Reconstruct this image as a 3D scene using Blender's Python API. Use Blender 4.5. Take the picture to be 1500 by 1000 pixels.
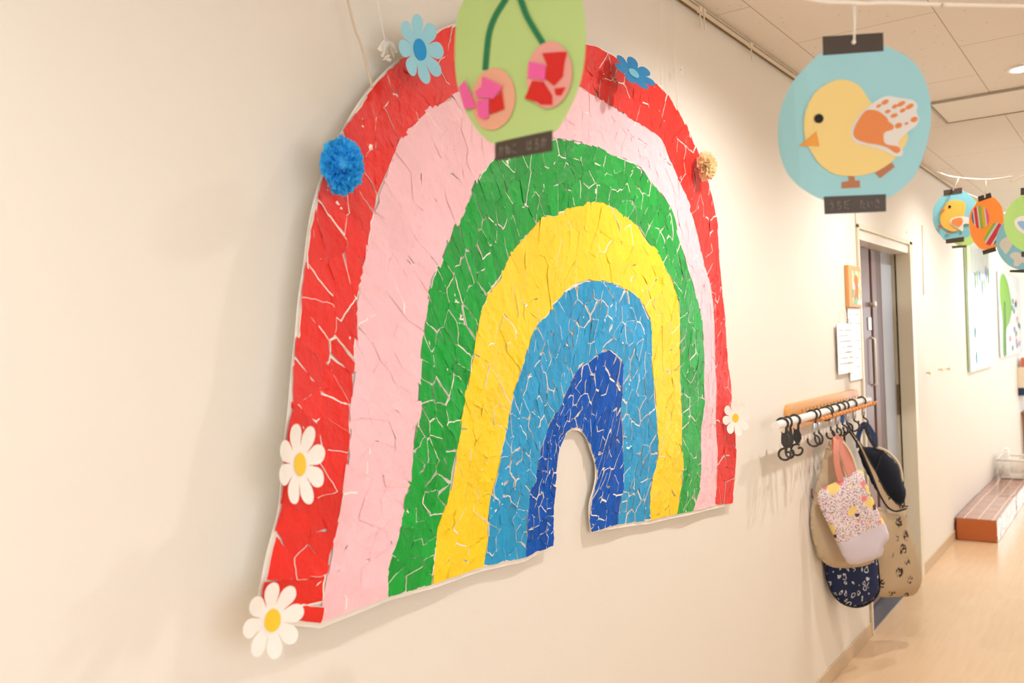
import bpy, bmesh, math, random
from mathutils import Vector, Matrix, noise
random.seed(7)
sc = bpy.context.scene
for o in list(bpy.data.objects):
    bpy.data.objects.remove(o)

# ---------------------------------------------------------------- camera
FPX = 1295.0
TH, RL, PT = math.radians(35.6), math.radians(2.09), math.radians(0.17)
CAM = Vector((1.116, 0.0, 1.462))
R0 = Vector((math.cos(TH), math.sin(TH), 0)); F0 = Vector((-math.sin(TH), math.cos(TH), 0)); Z = Vector((0, 0, 1))
FW = (math.cos(PT) * F0 + math.sin(PT) * Z); U1 = (-math.sin(PT) * F0 + math.cos(PT) * Z)
RC = math.cos(RL) * R0 - math.sin(RL) * U1; UC = math.sin(RL) * R0 + math.cos(RL) * U1
cd = bpy.data.cameras.new('camera'); cam = bpy.data.objects.new('camera', cd); sc.collection.objects.link(cam)
M = Matrix((RC, UC, -FW)).transposed().to_4x4(); M.translation = CAM
cam.matrix_world = M
cd.sensor_width = 36; cd.lens = FPX / 1500 * 36; cd.clip_start = 0.05; cd.clip_end = 100
cd.dof.use_dof = True; cd.dof.focus_distance = 2.2; cd.dof.aperture_fstop = 4.5
sc.camera = cam

# ---------------------------------------------------------------- world and exposure
w = bpy.data.worlds.new('world'); sc.world = w; w.use_nodes = True
w.node_tree.nodes['Background'].inputs[0].default_value = (0.90, 0.95, 1.0, 1)
w.node_tree.nodes['Background'].inputs[1].default_value = 2.9
sc.view_settings.view_transform = 'Standard'; sc.view_settings.look = 'None'
sc.view_settings.gamma = 1; sc.view_settings.use_curve_mapping = False
sc.view_settings.exposure = 0.54
sc.cycles.use_denoising = True
sc.cycles.max_bounces = 8; sc.cycles.diffuse_bounces = 6; sc.cycles.caustics_reflective = False; sc.cycles.caustics_refractive = False

LAMP_X = 0.75
LAMPS = [-0.50, 2.45, 4.12, 5.85, 7.6, 9.4]
LAMP_W = 42.0
LAMP_COL = (1.0, 0.965, 0.92)
CEIL = 2.5
XR, YB, YF = 3.4, -2.6, 13.2      # far side wall, back wall, end wall

# ---------------------------------------------------------------- helpers
def srgb(r, g, b):
    f = lambda c: (c / 255 / 12.92) if c / 255 <= 0.04045 else ((c / 255 + 0.055) / 1.055) ** 2.4
    return (f(r), f(g), f(b), 1)

def ray(px, py): return FW + (px - 750) / FPX * RC - (py - 500) / FPX * UC
def pl(px, py, ax, val):
    d = ray(px, py); return CAM + d * ((val - CAM[ax]) / d[ax])
def at_d(px, py, D): return CAM + ray(px, py) * D

class Plane:
    """a standing sheet: origin, direction of its right side, up"""
    def __init__(s, o, a, b=None):
        s.o = Vector(o); s.a = Vector(a).normalized(); b = Vector(b) if b is not None else Z
        s.n = s.a.cross(b).normalized(); s.b = s.n.cross(s.a).normalized()
        s.m = Matrix((s.a, s.b, s.n)).transposed().to_4x4(); s.m.translation = s.o
    def uv(s, px, py):
        d = ray(px, py); p = CAM + d * ((s.o - CAM).dot(s.n) / d.dot(s.n)) - s.o
        return (p.dot(s.a), p.dot(s.b))
    def uvs(s, pts): return [s.uv(*p) for p in pts]

def sub(ox, oy, k, pts): return [(ox + k * x, oy + k * y) for x, y in pts]

MATS = {}
def mat(name, col, rough=0.6, spec=0.4, bump=None, var=0.0, metal=0.0, sheen=0.0, emit=None, coat=0.0, trans=0.0):
    """bump=(scale, strength, distance); var = brightness difference from scrap to scrap"""
    if name in MATS: return MATS[name]
    m = bpy.data.materials.new(name); m.use_nodes = True; nt = m.node_tree; b = nt.nodes['Principled BSDF']
    b.inputs['Base Color'].default_value = col; b.inputs['Roughness'].default_value = rough
    b.inputs['Specular IOR Level'].default_value = spec; b.inputs['Metallic'].default_value = metal
    b.inputs['Sheen Weight'].default_value = sheen; b.inputs['Coat Weight'].default_value = coat
    b.inputs['Coat Roughness'].default_value = 0.08
    b.inputs['Transmission Weight'].default_value = trans
    if emit:
        b.inputs['Emission Color'].default_value = emit[0]; b.inputs['Emission Strength'].default_value = emit[1]
    if bump:
        tc = nt.nodes.new('ShaderNodeTexCoord'); n = nt.nodes.new('ShaderNodeTexNoise'); bp = nt.nodes.new('ShaderNodeBump')
        n.inputs['Scale'].default_value = bump[0]; n.inputs['Detail'].default_value = 4
        bp.inputs['Strength'].default_value = bump[1]; bp.inputs['Distance'].default_value = bump[2]
        nt.links.new(tc.outputs['Object'], n.inputs['Vector']); nt.links.new(n.outputs['Fac'], bp.inputs['Height'])
        nt.links.new(bp.outputs['Normal'], b.inputs['Normal'])
    if var:
        g = nt.nodes.new('ShaderNodeNewGeometry'); mr = nt.nodes.new('ShaderNodeMapRange'); hs = nt.nodes.new('ShaderNodeHueSaturation')
        mr.inputs['To Min'].default_value = 1 - var; mr.inputs['To Max'].default_value = 1 + var
        hs.inputs['Color'].default_value = col
        nt.links.new(g.outputs['Random Per Island'], mr.inputs['Value']); nt.links.new(mr.outputs['Result'], hs.inputs['Value'])
        nt.links.new(hs.outputs['Color'], b.inputs['Base Color'])
    MATS[name] = m
    return m

def translucent(m, c, f):
    nt = m.node_tree
    if 'tl' in nt.nodes: return m
    t = nt.nodes.new('ShaderNodeBsdfTranslucent'); t.name = 'tl'; t.inputs[0].default_value = c; x = nt.nodes.new('ShaderNodeMixShader'); x.inputs[0].default_value = f
    nt.links.new(nt.nodes['Principled BSDF'].outputs[0], x.inputs[1]); nt.links.new(t.outputs[0], x.inputs[2]); nt.links.new(x.outputs[0], nt.nodes['Material Output'].inputs[0]); return m
class N:
    """small node-graph writer"""
    def __init__(s, name, rough=0.6, spec=0.4):
        s.m = bpy.data.materials.new(name); s.m.use_nodes = True; s.t = s.m.node_tree; s.b = s.t.nodes['Principled BSDF']
        s.b.inputs['Roughness'].default_value = rough; s.b.inputs['Specular IOR Level'].default_value = spec
        s.co = s.n('ShaderNodeTexCoord').outputs['Object']
    def n(s, ty, **kw):
        x = s.t.nodes.new(ty)
        for k, v in kw.items():
            if k.startswith('_'): setattr(x, k[1:], v)
            else: x.inputs[k.replace('9', ' ')].default_value = v
        return x
    def l(s, a, b): s.t.links.new(a, b)
    def mapping(s, scale=(1, 1, 1), loc=(0, 0, 0), rot=(0, 0, 0), src=None):
        x = s.n('ShaderNodeMapping'); x.inputs['Scale'].default_value = scale; x.inputs['Location'].default_value = loc; x.inputs['Rotation'].default_value = rot
        s.l(src or s.co, x.inputs['Vector']); return x.outputs[0]
    def tex(s, ty, vec=None, out=0, **kw):
        x = s.n(ty, **kw); s.l(vec or s.co, x.inputs['Vector']); return x.outputs[out]
    def math(s, op, a, b=0.0, c=0.0):
        x = s.n('ShaderNodeMath', _operation=op)
        for i, v in enumerate((a, b, c)):
            if isinstance(v, (int, float)): x.inputs[i].default_value = v
            else: s.l(v, x.inputs[i])
        return x.outputs[0]
    def mix(s, f, a, b):
        x = s.n('ShaderNodeMix', _data_type='RGBA')
        for i, v in ((0, f), (6, a), (7, b)):
            if isinstance(v, (int, float, tuple)): x.inputs[i].default_value = v
            else: s.l(v, x.inputs[i])
        return x.outputs[2]
    def bump(s, h, st, dist):
        x = s.n('ShaderNodeBump', Strength=st, Distance=dist); s.l(h, x.inputs['Height']); s.l(x.outputs[0], s.b.inputs['Normal'])
    def col(s, c): s.l(c, s.b.inputs['Base Color']); return s.m

PM = {}
def link(o): sc.collection.objects.link(o); return o
def thing(name, label, cat, m=None, group=None):
    o = link(bpy.data.objects.new(name, None)); o.empty_display_size = 0.05
    m = m if isinstance(m, Matrix) else Matrix.Translation(Vector(m or (0, 0, 0)))
    o.matrix_world = m; PM[o] = m.copy(); o['label'] = label; o['category'] = cat
    if group: o['group'] = group
    return o
def obj(name, bm, mats, parent=None, world=False, label=None, smooth=False):
    """one mesh object; world=True: bm is in world space, else in the parent's own space"""
    me = bpy.data.meshes.new(name)
    if parent is not None and world: bm.transform(PM.get(parent, Matrix.Identity(4)).inverted())
    bm.normal_update(); bm.to_mesh(me); bm.free()
    o = link(bpy.data.objects.new(name, me))
    for m in (mats if isinstance(mats, (list, tuple)) else [mats]): me.materials.append(m)
    if smooth: me.polygons.foreach_set('use_smooth', [True] * len(me.polygons))
    PM[o] = PM.get(parent, Matrix.Identity(4)) if parent is not None else Matrix.Identity(4)
    if parent is not None: o.parent = parent
    if label: o['label'] = label
    return o
def tag(o, label, cat, group=None):
    o['label'] = label; o['category'] = cat
    if group: o['group'] = group
    return o
def struct(name, bm, m, **k):
    o = obj(name, bm, m, **k); o['kind'] = 'structure'; return o

def NB(): return bmesh.new()
def box(bm, x0, x1, y0, y1, z0, z1, bev=0.0, mi=0):
    vs = [bm.verts.new((x, y, z)) for x in (x0, x1) for y in (y0, y1) for z in (z0, z1)]
    fs = [bm.faces.new([vs[i] for i in q]) for q in ((0, 1, 3, 2), (4, 6, 7, 5), (0, 4, 5, 1), (2, 3, 7, 6), (0, 2, 6, 4), (1, 5, 7, 3))]
    for f in fs: f.material_index = mi
    if bev:
        es = list({e for f in fs for e in f.edges})
        bmesh.ops.bevel(bm, geom=es, offset=bev, segments=2, affect='EDGES', profile=0.5)
    return bm
def tube(bm, pts, r, seg=8, closed=False, mi=0):
    pts = [Vector(p) for p in pts]; n = len(pts); rings = []
    rr = r if isinstance(r, (list, tuple)) else [r] * n
    up = None
    for i, p in enumerate(pts):
        if closed: t = pts[(i + 1) % n] - pts[i - 1]
        else: t = pts[min(i + 1, n - 1)] - pts[max(i - 1, 0)]
        if t.length < 1e-9: t = Vector((0, 0, 1))
        t.normalize()
        if up is None: up = Vector((0, 0, 1)) if abs(t.z) < 0.9 else Vector((1, 0, 0))
        a = t.cross(up).normalized(); up = a.cross(t).normalized()
        rings.append([bm.verts.new(p + rr[i] * (math.cos(2 * math.pi * k / seg) * a + math.sin(2 * math.pi * k / seg) * up)) for k in range(seg)])
    for i in range(n if closed else n - 1):
        A, B = rings[i], rings[(i + 1) % n]
        for k in range(seg):
            f = bm.faces.new((A[k], A[(k + 1) % seg], B[(k + 1) % seg], B[k])); f.material_index = mi; f.smooth = True
    if not closed:
        for R in (rings[0][::-1], rings[-1]):
            f = bm.faces.new(R); f.material_index = mi
    return bm
def ribbon(bm, pts, wid, th, wdir, mi=0):
    """a strap: flat strip along pts, wid wide along wdir"""
    pts = [Vector(p) for p in pts]; n = len(pts); rings = []
    ww = wid if isinstance(wid, (list, tuple)) else [wid] * n
    for i, p in enumerate(pts):
        t = (pts[min(i + 1, n - 1)] - pts[max(i - 1, 0)]).normalized()
        wd = Vector(wdir); wd = (wd - wd.dot(t) * t)
        wd = wd.normalized() if wd.length > 1e-6 else Vector((1, 0, 0)); nn = t.cross(wd).normalized()
        rings.append([bm.verts.new(p + s * wd * ww[i] / 2 + q * nn * th / 2) for s, q in ((-1, -1), (1, -1), (1, 1), (-1, 1))])
    for A, B in zip(rings, rings[1:]):
        for k in range(4):
            f = bm.faces.new((A[k], A[(k + 1) % 4], B[(k + 1) % 4], B[k])); f.material_index = mi
    bm.faces.new(rings[0][::-1]); bm.faces.new(rings[-1]); return bm
def spline(pts, n=6, closed=False):
    """Catmull-Rom through pts"""
    P = [Vector(p) for p in pts]; m = len(P); out = []
    for i in range(m if closed else m - 1):
        g = (lambda j: P[j % m]) if closed else (lambda j: P[max(0, min(m - 1, j))])
        a, b, c, d = g(i - 1), g(i), g(i + 1), g(i + 2)
        for k in range(n):
            t = k / n
            out.append(0.5 * ((2 * b) + (c - a) * t + (2 * a - 5 * b + 4 * c - d) * t * t + (3 * b - a - 3 * c + d) * t ** 3))
    if not closed: out.append(P[-1])
    return out
def closed_uv(pts, n=4): return [(p[0], p[1]) for p in spline([(x, y, 0) for x, y in pts], n, True)]
def lathe(bm, prof, c=(0, 0, 0), seg=24, mi=0, axis='z'):
    rings = []
    for r, h in prof:
        ring = []
        for k in range(seg):
            a = 2 * math.pi * k / seg; x, y = r * math.cos(a), r * math.sin(a)
            v = (x, y, h) if axis == 'z' else (h, x, y)
            ring.append(bm.verts.new(Vector(c) + Vector(v)))
        rings.append(ring)
    for A, B in zip(rings, rings[1:]):
        for k in range(seg):
            f = bm.faces.new((A[k], A[(k + 1) % seg], B[(k + 1) % seg], B[k])); f.smooth = True; f.material_index = mi
    if prof[0][0] > 1e-6: bm.faces.new(rings[0][::-1])
    if prof[-1][0] > 1e-6: bm.faces.new(rings[-1])
    bmesh.ops.remove_doubles(bm, verts=bm.verts[:], dist=1e-6)
    bmesh.ops.recalc_face_normals(bm, faces=bm.faces[:]); return bm

def sheet(outline, z=0.0, th=0.0006, step=0.02, fn=None, into=None):
    """a cut sheet of paper in a thing's own plane (x right, y up, z towards the viewer), bent by fn(u, v)"""
    bm = bmesh.new()
    f = bm.faces.new([bm.verts.new((x, y, 0)) for x, y in outline])
    if fn is not None:
        xs = [p[0] for p in outline]; ys = [p[1] for p in outline]
        for ax, lo, hi in ((0, min(xs), max(xs)), (1, min(ys), max(ys))):
            k = math.ceil(lo / step) * step
            while k < hi:
                co = [0, 0, 0]; no = [0, 0, 0]; co[ax] = k + 1e-5; no[ax] = 1
                bmesh.ops.bisect_plane(bm, geom=bm.verts[:] + bm.edges[:] + bm.faces[:], plane_co=co, plane_no=no)
                k += step
    bm.normal_update()
    if bm.faces[:] and sum(q.normal.z for q in bm.faces) < 0: bmesh.ops.reverse_faces(bm, faces=bm.faces[:])
    r = bmesh.ops.extrude_face_region(bm, geom=bm.faces[:])
    top = {v for v in r['geom'] if isinstance(v, bmesh.types.BMVert)}
    for v in bm.verts:
        b = fn(v.co.x, v.co.y) if fn else 0.0
        v.co.z = z + b + (th if v in top else 0)
    bmesh.ops.recalc_face_normals(bm, faces=bm.faces[:])
    if into is not None:
        me = bpy.data.meshes.new('t'); bm.to_mesh(me); bm.free(); into.from_mesh(me); bpy.data.meshes.remove(me); return into
    return bm
def ell(cx, cy, rx, ry, rot=0, n=28):
    c, s = math.cos(rot), math.sin(rot)
    return [(cx + c * rx * math.cos(t) - s * ry * math.sin(t), cy + s * rx * math.cos(t) + c * ry * math.sin(t)) for t in [2 * math.pi * k / n for k in range(n)]]
def seg_d(p, a, b):
    ax, ay = a; bx, by = b; dx, dy = bx - ax, by - ay; L = dx * dx + dy * dy
    t = 0 if L == 0 else max(0, min(1, ((p[0] - ax) * dx + (p[1] - ay) * dy) / L))
    return math.hypot(p[0] - ax - t * dx, p[1] - ay - t * dy)
def pillow(outline, T, r, z=0.0, step=0.025, wr=0.006, wf=9.0, keep=None, cut=None, seed=0.0, sag=None):
    """a soft cloth bag: outline in its plane, filled out to +-T, wrinkled"""
    bm = bmesh.new(); bm.faces.new([bm.verts.new((x, y, 0)) for x, y in outline])
    xs = [p[0] for p in outline]; ys = [p[1] for p in outline]
    G = lambda: bm.verts[:] + bm.edges[:] + bm.faces[:]
    for ax, lo, hi in ((0, min(xs), max(xs)), (1, min(ys), max(ys))):
        k = math.ceil(lo / step) * step
        while k < hi:
            co = [0, 0, 0]; no = [0, 0, 0]; co[ax] = k + 1e-5; no[ax] = 1
            bmesh.ops.bisect_plane(bm, geom=G(), plane_co=co, plane_no=no); k += step
    if cut: bmesh.ops.bisect_plane(bm, geom=G(), plane_co=(cut[0][0], cut[0][1], 0), plane_no=(cut[1][0], cut[1][1], 0))
    if keep: bmesh.ops.delete(bm, geom=[f for f in bm.faces if not keep(f.calc_center_median())], context='FACES')
    bmesh.ops.triangulate(bm, faces=[f for f in bm.faces if len(f.verts) > 4])
    bm.normal_update()
    if bm.faces[:] and sum(q.normal.z for q in bm.faces) < 0: bmesh.ops.reverse_faces(bm, faces=bm.faces[:])
    d = bmesh.ops.duplicate(bm, geom=G()); back = {v for v in d['geom'] if isinstance(v, bmesh.types.BMVert)}
    n = len(outline)
    for v in bm.verts:
        p = (v.co.x, v.co.y); dd = min(seg_d(p, outline[i], outline[(i + 1) % n]) for i in range(n))
        q = min(dd / r, 1); h = T * math.sqrt(max(0, 1 - (1 - q) ** 2))
        ww = noise.noise(Vector((p[0] * wf * 1.5 + seed, p[1] * wf * 0.55, seed))) + 0.5 * noise.noise(Vector((p[0] * wf * 3.4, p[1] * wf * 1.8 + seed, 3 + seed)))
        h += wr * ww * min(dd / 0.02, 1)
        v.co.z = z + (-h if v in back else h)
    bmesh.ops.remove_doubles(bm, verts=bm.verts[:], dist=1e-5)
    bmesh.ops.recalc_face_normals(bm, faces=bm.faces[:])
    for f in bm.faces: f.smooth = True
    return bm

# ---------------------------------------------------------------- setting materials
g = N('wallpaper', 0.75, 0.25)
n1 = g.tex('ShaderNodeTexNoise', Scale=260.0, Detail=3.0)
n2 = g.tex('ShaderNodeTexNoise', Scale=2.0, Detail=2.0)
g.bump(n1, 0.25, 0.0012); WALL = g.col(g.mix(n2, srgb(230, 225, 215), srgb(233, 228, 219)))
# suspended ceiling boards, 0.455 x 0.91 m, with pinholes
g = N('ceiling_board', 0.85, 0.2)
v = g.mapping(rot=(0, 0, math.pi / 2), loc=(0.0, 0.32 + 0.455, 0))
br = g.n('ShaderNodeTexBrick', Scale=1.0, _offset=0.5); br.inputs['Mortar Size'].default_value = 0.0022; br.inputs['Brick Width'].default_value = 0.91
br.inputs['Row Height'].default_value = 0.455; br.inputs['Mortar Smooth'].default_value = 0.3
br.inputs['Color1'].default_value = srgb(228, 223, 216); br.inputs['Color2'].default_value = srgb(226, 221, 214); br.inputs['Mortar'].default_value = srgb(176, 166, 152)
g.l(v, br.inputs['Vector'])
vo = g.tex('ShaderNodeTexVoronoi', Scale=26.0); ms = g.tex('ShaderNodeTexNoise', Scale=9.0)
sp = g.math('MULTIPLY', g.math('LESS_THAN', vo, 0.11), g.math('GREATER_THAN', ms, 0.45))
CEILM = g.col(g.mix(g.math('MULTIPLY', sp, 0.5), br.outputs[0], srgb(176, 160, 138)))
# pale sheet flooring with a faint wood grain
g = N('floor_vinyl', 0.24, 0.5)
v = g.mapping(scale=(9, 0.9, 1)); gr = g.tex('ShaderNodeTexNoise', vec=v, Scale=5.0, Detail=6.0)
gb = g.tex('ShaderNodeTexNoise', Scale=1.6, Detail=3.0)
c = g.mix(gr, srgb(222, 190, 152), srgb(206, 171, 132)); c = g.mix(g.math('MULTIPLY', gb, 0.5), c, srgb(226, 202, 172))
vr = g.mapping(rot=(0, 0, math.pi / 2)); bk = g.n('ShaderNodeTexBrick', Scale=1.0); bk.inputs['Brick Width'].default_value = 0.9; bk.inputs['Row Height'].default_value = 0.15
bk.inputs['Mortar Size'].default_value = 0.0012; bk.inputs['Color1'].default_value = (0, 0, 0, 1); bk.inputs['Color2'].default_value = (0.25, 0.25, 0.25, 1); bk.inputs['Mortar'].default_value = (0.5, 0.5, 0.5, 1)
g.l(vr, bk.inputs['Vector']); FLOOR = g.col(g.mix(g.math('MULTIPLY', bk.outputs[0], 0.5), c, srgb(192, 156, 118)))
BASEB = mat('baseboard_vinyl', srgb(205, 182, 152), 0.5)
CREAM = mat('cream_metal', srgb(226, 217, 194), 0.4)
RAILM = mat('rail_cream', srgb(214, 201, 178), 0.4)
DARKG = mat('dark_groove', srgb(120, 102, 74), 0.7)
WHITEP = mat('white_plastic', srgb(238, 236, 232), 0.35)

# ---------------------------------------------------------------- walls, floor, ceiling
DY0, DY1, DTOP = 4.45, 5.58, 1.96      # door opening in the corridor wall
bm = NB(); T = 0.12
box(bm, -T, 0, YB, DY0 - .01, 0, CEIL + .1); box(bm, -T, 0, DY1 + .01, YF, 0, CEIL + .1); box(bm, -T, 0, DY0 - .01, DY1 + .01, DTOP + .015, CEIL + .1)
struct('wall_left', bm, WALL)
bm = NB(); box(bm, -T, XR + T, YB - T, YF + T, -0.08, 0); struct('floor', bm, FLOOR)
bm = NB(); box(bm, -T, XR + T, YB - T, YF + T, CEIL, CEIL + 0.08); struct('ceiling', bm, CEILM)
bm = NB(); box(bm, -T, XR + T, YB - T, YB, 0, CEIL); struct('wall_back', bm, WALL)
# side wall with two wide windows and a near one added as fill, end wall with a glazed opening
WS = [(-2.4, 1.0), (6.6, 8.2), (9.6, 12.4)]; wz0, wz1 = 0.7, 2.25  # first opening is unseen, put in to brighten lanterns and left wall
bm = NB(); 
for a, b in zip([YB] + [q[1] for q in WS], [q[0] for q in WS] + [YF]): box(bm, XR, XR + T, a, b, 0, CEIL)
for a, b in WS: box(bm, XR, XR + T, a, b, 0, wz0); box(bm, XR, XR + T, a, b, wz1, CEIL)
struct('wall_right', bm, WALL)
ex0, ex1, ez1 = 0.55, 3.1, 2.2
bm = NB(); box(bm, 0, ex0, YF, YF + T, 0, CEIL); box(bm, ex1, XR + T, YF, YF + T, 0, CEIL); box(bm, ex0, ex1, YF, YF + T, ez1, CEIL); box(bm, ex0, ex1, YF, YF + T, 0, 0.1)
struct('wall_end', bm, WALL)
ALU = mat('aluminium', srgb(190, 192, 194), 0.35, metal=0.7)
def winframe(name, bars):
    bm = NB()
    for b in bars: box(bm, *b)
    struct(name, bm, ALU)
k = 1
for a, b in WS:  # the first one frames the opening added for fill
    m_ = (a + b) / 2
    winframe('window_%d' % k, [(XR + .03, XR + .08, a, a + .05, wz0, wz1), (XR + .03, XR + .08, b - .05, b, wz0, wz1), (XR + .03, XR + .08, m_ - .03, m_ + .03, wz0, wz1),
                              (XR + .03, XR + .08, a, b, wz0, wz0 + .05), (XR + .03, XR + .08, a, b, wz1 - .05, wz1)]); k += 1
mx = (ex0 + ex1) / 2
winframe('window_4', [(ex0, ex0 + .05, YF + .03, YF + .08, .1, ez1), (ex1 - .05, ex1, YF + .03, YF + .08, .1, ez1), (mx - .03, mx + .03, YF + .03, YF + .08, .1, ez1),
                     (ex0, ex1, YF + .03, YF + .08, .1, .16), (ex0, ex1, YF + .03, YF + .08, ez1 - .05, ez1)])
def portal(loc, rot, sx, sy):
    l = bpy.data.lights.new('daylight_portal', 'AREA'); l.shape = 'RECTANGLE'; l.size = sx; l.size_y = sy; l.cycles.is_portal = True
    o = link(bpy.data.objects.new('daylight_portal', l)); o.location = loc; o.rotation_euler = rot
for a, b in WS: portal((XR + .1, (a + b) / 2, (wz0 + wz1) / 2), (0, math.pi / 2, 0), wz1 - wz0, b - a)
portal((mx, YF + .1, ez1 / 2), (-math.pi / 2, 0, 0), ex1 - ex0, ez1)

# baseboards and trims
bm = NB(); box(bm, 0, 0.007, YB, DY0 - 0.02, 0, 0.065, 0.002); box(bm, 0, 0.007, DY1 + .075, YF, 0, 0.065, 0.002); struct('baseboard_left', bm, BASEB)
bm = NB(); box(bm, 0, XR, YF - .007, YF, 0, 0.065); struct('baseboard_end', bm, BASEB)
# panel above the door: flush cream panel with a thin joint round it, and screws
bm = NB(); box(bm, -0.001, 0.003, DY0 - .02, 5.6, DTOP + .025, 2.21, 0.001); po = struct('trim_1', bm, WALL)
bm = NB()
for y, z in ((DY0 + 0.03, DTOP + .13), (5.55, DTOP + .07)): lathe(bm, [(0.006, 0.003), (0.006, 0.0045), (0.003, 0.0052), (0, 0.0052)], (0, y, z), 12, axis='x')
obj('screw', bm, mat('brass_screw', srgb(196, 170, 120), 0.4, metal=0.6), po)
bm = NB(); box(bm, 0, 0.0035, DY0 - 0.026, DY0 - 0.02, 0.0, 2.21); struct('trim_2', bm, mat('joint_shadow', srgb(190, 178, 156), 0.8))

# door frame
bm = NB()
box(bm, -T, 0.012, DY0 - .02, DY0, 0, DTOP + .02, .002)
box(bm, -T, 0.012, DY1, DY1 + .075, 0, DTOP + .02, .002)
box(bm, -T, 0.012, DY0 - .02, DY1 + .075, DTOP, DTOP + .025, .002)
struct('trim_3', bm, CREAM)
# things standing in the door opening: brown leaf, glazed leaf, cream stile
BROWN = mat('brown_door', srgb(118, 90, 82), 0.35)
BROWN2 = mat('brown_door_dark', srgb(92, 68, 62), 0.4)
DARK = mat('gap_dark', srgb(36, 31, 29), 0.6)
BLUEG = mat('frosted_glass', srgb(176, 186, 200), 0.22, 0.6)
def dy(px, x): return pl(px, 500, 0, x)[1]
xo = -0.09
d = thing('door_1', 'brown sliding door standing half open beside the coat rack', 'door', (xo, DY0, 0)); d['kind'] = 'structure'
def strip(nm, p0, p1, xx, th, m, z0=0.015, z1=DTOP - .05, par=d):
    y0, y1 = max(dy(p0, xx), DY0 + .002), min(dy(p1, xx), DY1 - .002)
    b = NB(); box(b, xx - th, xx, y0, y1, z0, z1, .003); return obj(nm, b, m, par, world=True)
strip('stile', 1250, 1266, xo, .03, mat('brown_light', srgb(152, 122, 116), .35), .015)
strip('panel', 1266, 1277, xo, .03, BROWN)
strip('dark_gap', 1277, 1280.5, xo - .015, .02, DARK)  # dark strip in the colour of the shaded gap between leaves
strip('stile', 1280.5, 1287, xo, .035, BROWN)
strip('stile', 1287, 1294.5, xo, .04, BROWN2)
gl = strip('glass_panel', 1294.5, 1309, xo, .02, BLUEG)
b = NB(); box(b, -.076, -.069, DY1 - .004, DY1 - .0005, .015, DTOP - .05); obj('dark_gap', b, DARK, d, world=True)  # dark line coloured in for the shaded seam at the jamb
# finger pull, lock, latch
b = NB(); p = pl(1319, 585, 1, DY1); box(b, -.090, -.077, DY1 - .004, DY1 - .0005, p[2] - .09, p[2] + .09, .001); obj('finger_pull', b, mat('pull_bronze', srgb(150, 128, 100), .4, metal=.5), d, world=True)
b = NB(); p = pl(1275, 446, 0, xo); lathe(b, [(.012, 0), (.012, .018), (.016, .020), (.016, .030), (0, .030)], (xo, p[1], p[2]), 16, axis='x'); obj('lock_knob', b, WHITEP, d, world=True)
b = NB(); p = pl(1273, 474, 0, xo); box(b, xo, xo + .006, p[1] - .03, p[1] + .03, p[2] - .035, p[2] + .035, .002); obj('lock_plate', b, mat('lock_metal', srgb(200, 200, 205), .3, metal=.4), d, world=True)
b = NB(); p = pl(1277, 532, 0, xo); tube(b, [(xo + .0, p[1], p[2] - .12), (xo + .02, p[1], p[2] - .11), (xo + .02, p[1], p[2] + .13), (xo + .0, p[1], p[2] + .14)], .007, 8); obj('pull_handle', b, mat('steel_handle', srgb(226, 222, 212), .4, metal=.2), d, world=True)
b = NB(); box(b, -T, 0.0, DY0, DY1, DTOP - .05, DTOP, .002); struct('trim_4', b, mat('track_white', srgb(232, 228, 218), .3))
b = NB(); box(b, -0.10, -0.004, DY0 + 0.0, DY1, 0, .006, .001); struct('trim_5', b, mat('threshold_grey', srgb(96, 98, 108), .35, metal=.3))
# room side closing panel behind the door
b = NB(); box(b, -.17, -.13, DY0 - .1, DY1 + .1, 0, DTOP + .1); struct('door_2', b, BROWN2)

# picture rail along the top of the wall, with runners
r = thing('picture_rail', 'cream picture rail with a slot and clear runners along the wall top', 'rail', (0, 0, CEIL))
b = NB(); box(b, 0, .020, YB, YF, CEIL - .022, CEIL - .001, .002); box(b, .017, .025, YB, YF, CEIL - .028, CEIL - .016, .002); obj('rail_body', b, RAILM, r, world=True)
b = NB(); box(b, .004, .0168, YB, YF, CEIL - .0235, CEIL - .0215); box(b, .0195, .0215, YB, 4.4, CEIL - .0155, CEIL - .011); obj('slot', b, DARKG, r, world=True)
for px, py in ((1024, 9), (1030, 14), (1099, 61)):
    p = pl(px, py, 0, .022); b = NB(); box(b, .016, .030, p[1] - .008, p[1] + .008, CEIL - .03, CEIL - .012, .002)
    tube(b, spline([(.024, p[1], CEIL - .03), (.024, p[1] + .004, CEIL - .055), (.026, p[1], CEIL - .075), (.03, p[1] - .006, CEIL - .055)], 4), .002, 6)
    obj('runner', b, mat('clear_runner', srgb(232, 220, 196), .2), r, world=True)

# access grille in the ceiling
hy0, hy1, hx0, hx1 = 4.434, 4.915, .335, 1.6
v_ = thing('ceiling_hatch', 'long cream access panel set in the ceiling boards', 'ceiling panel', ((hx0 + hx1) / 2, (hy0 + hy1) / 2, CEIL))
b = NB(); box(b, hx0 + .012, hx1 - .012, hy0 + .012, hy1 - .012, CEIL - .008, CEIL - .001, .002); obj('panel', b, mat('hatch_cream', srgb(228, 222, 212), .5), v_, world=True)
b = NB()
for q in ((hx0, hx1, hy0, hy0 + .01), (hx0, hx1, hy1 - .01, hy1), (hx0, hx0 + .01, hy0, hy1), (hx1 - .01, hx1, hy0, hy1)): box(b, *q, CEIL - .012, CEIL - .001, .001)
obj('frame', b, mat('hatch_frame', srgb(170, 160, 144), .5), v_, world=True)

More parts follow.
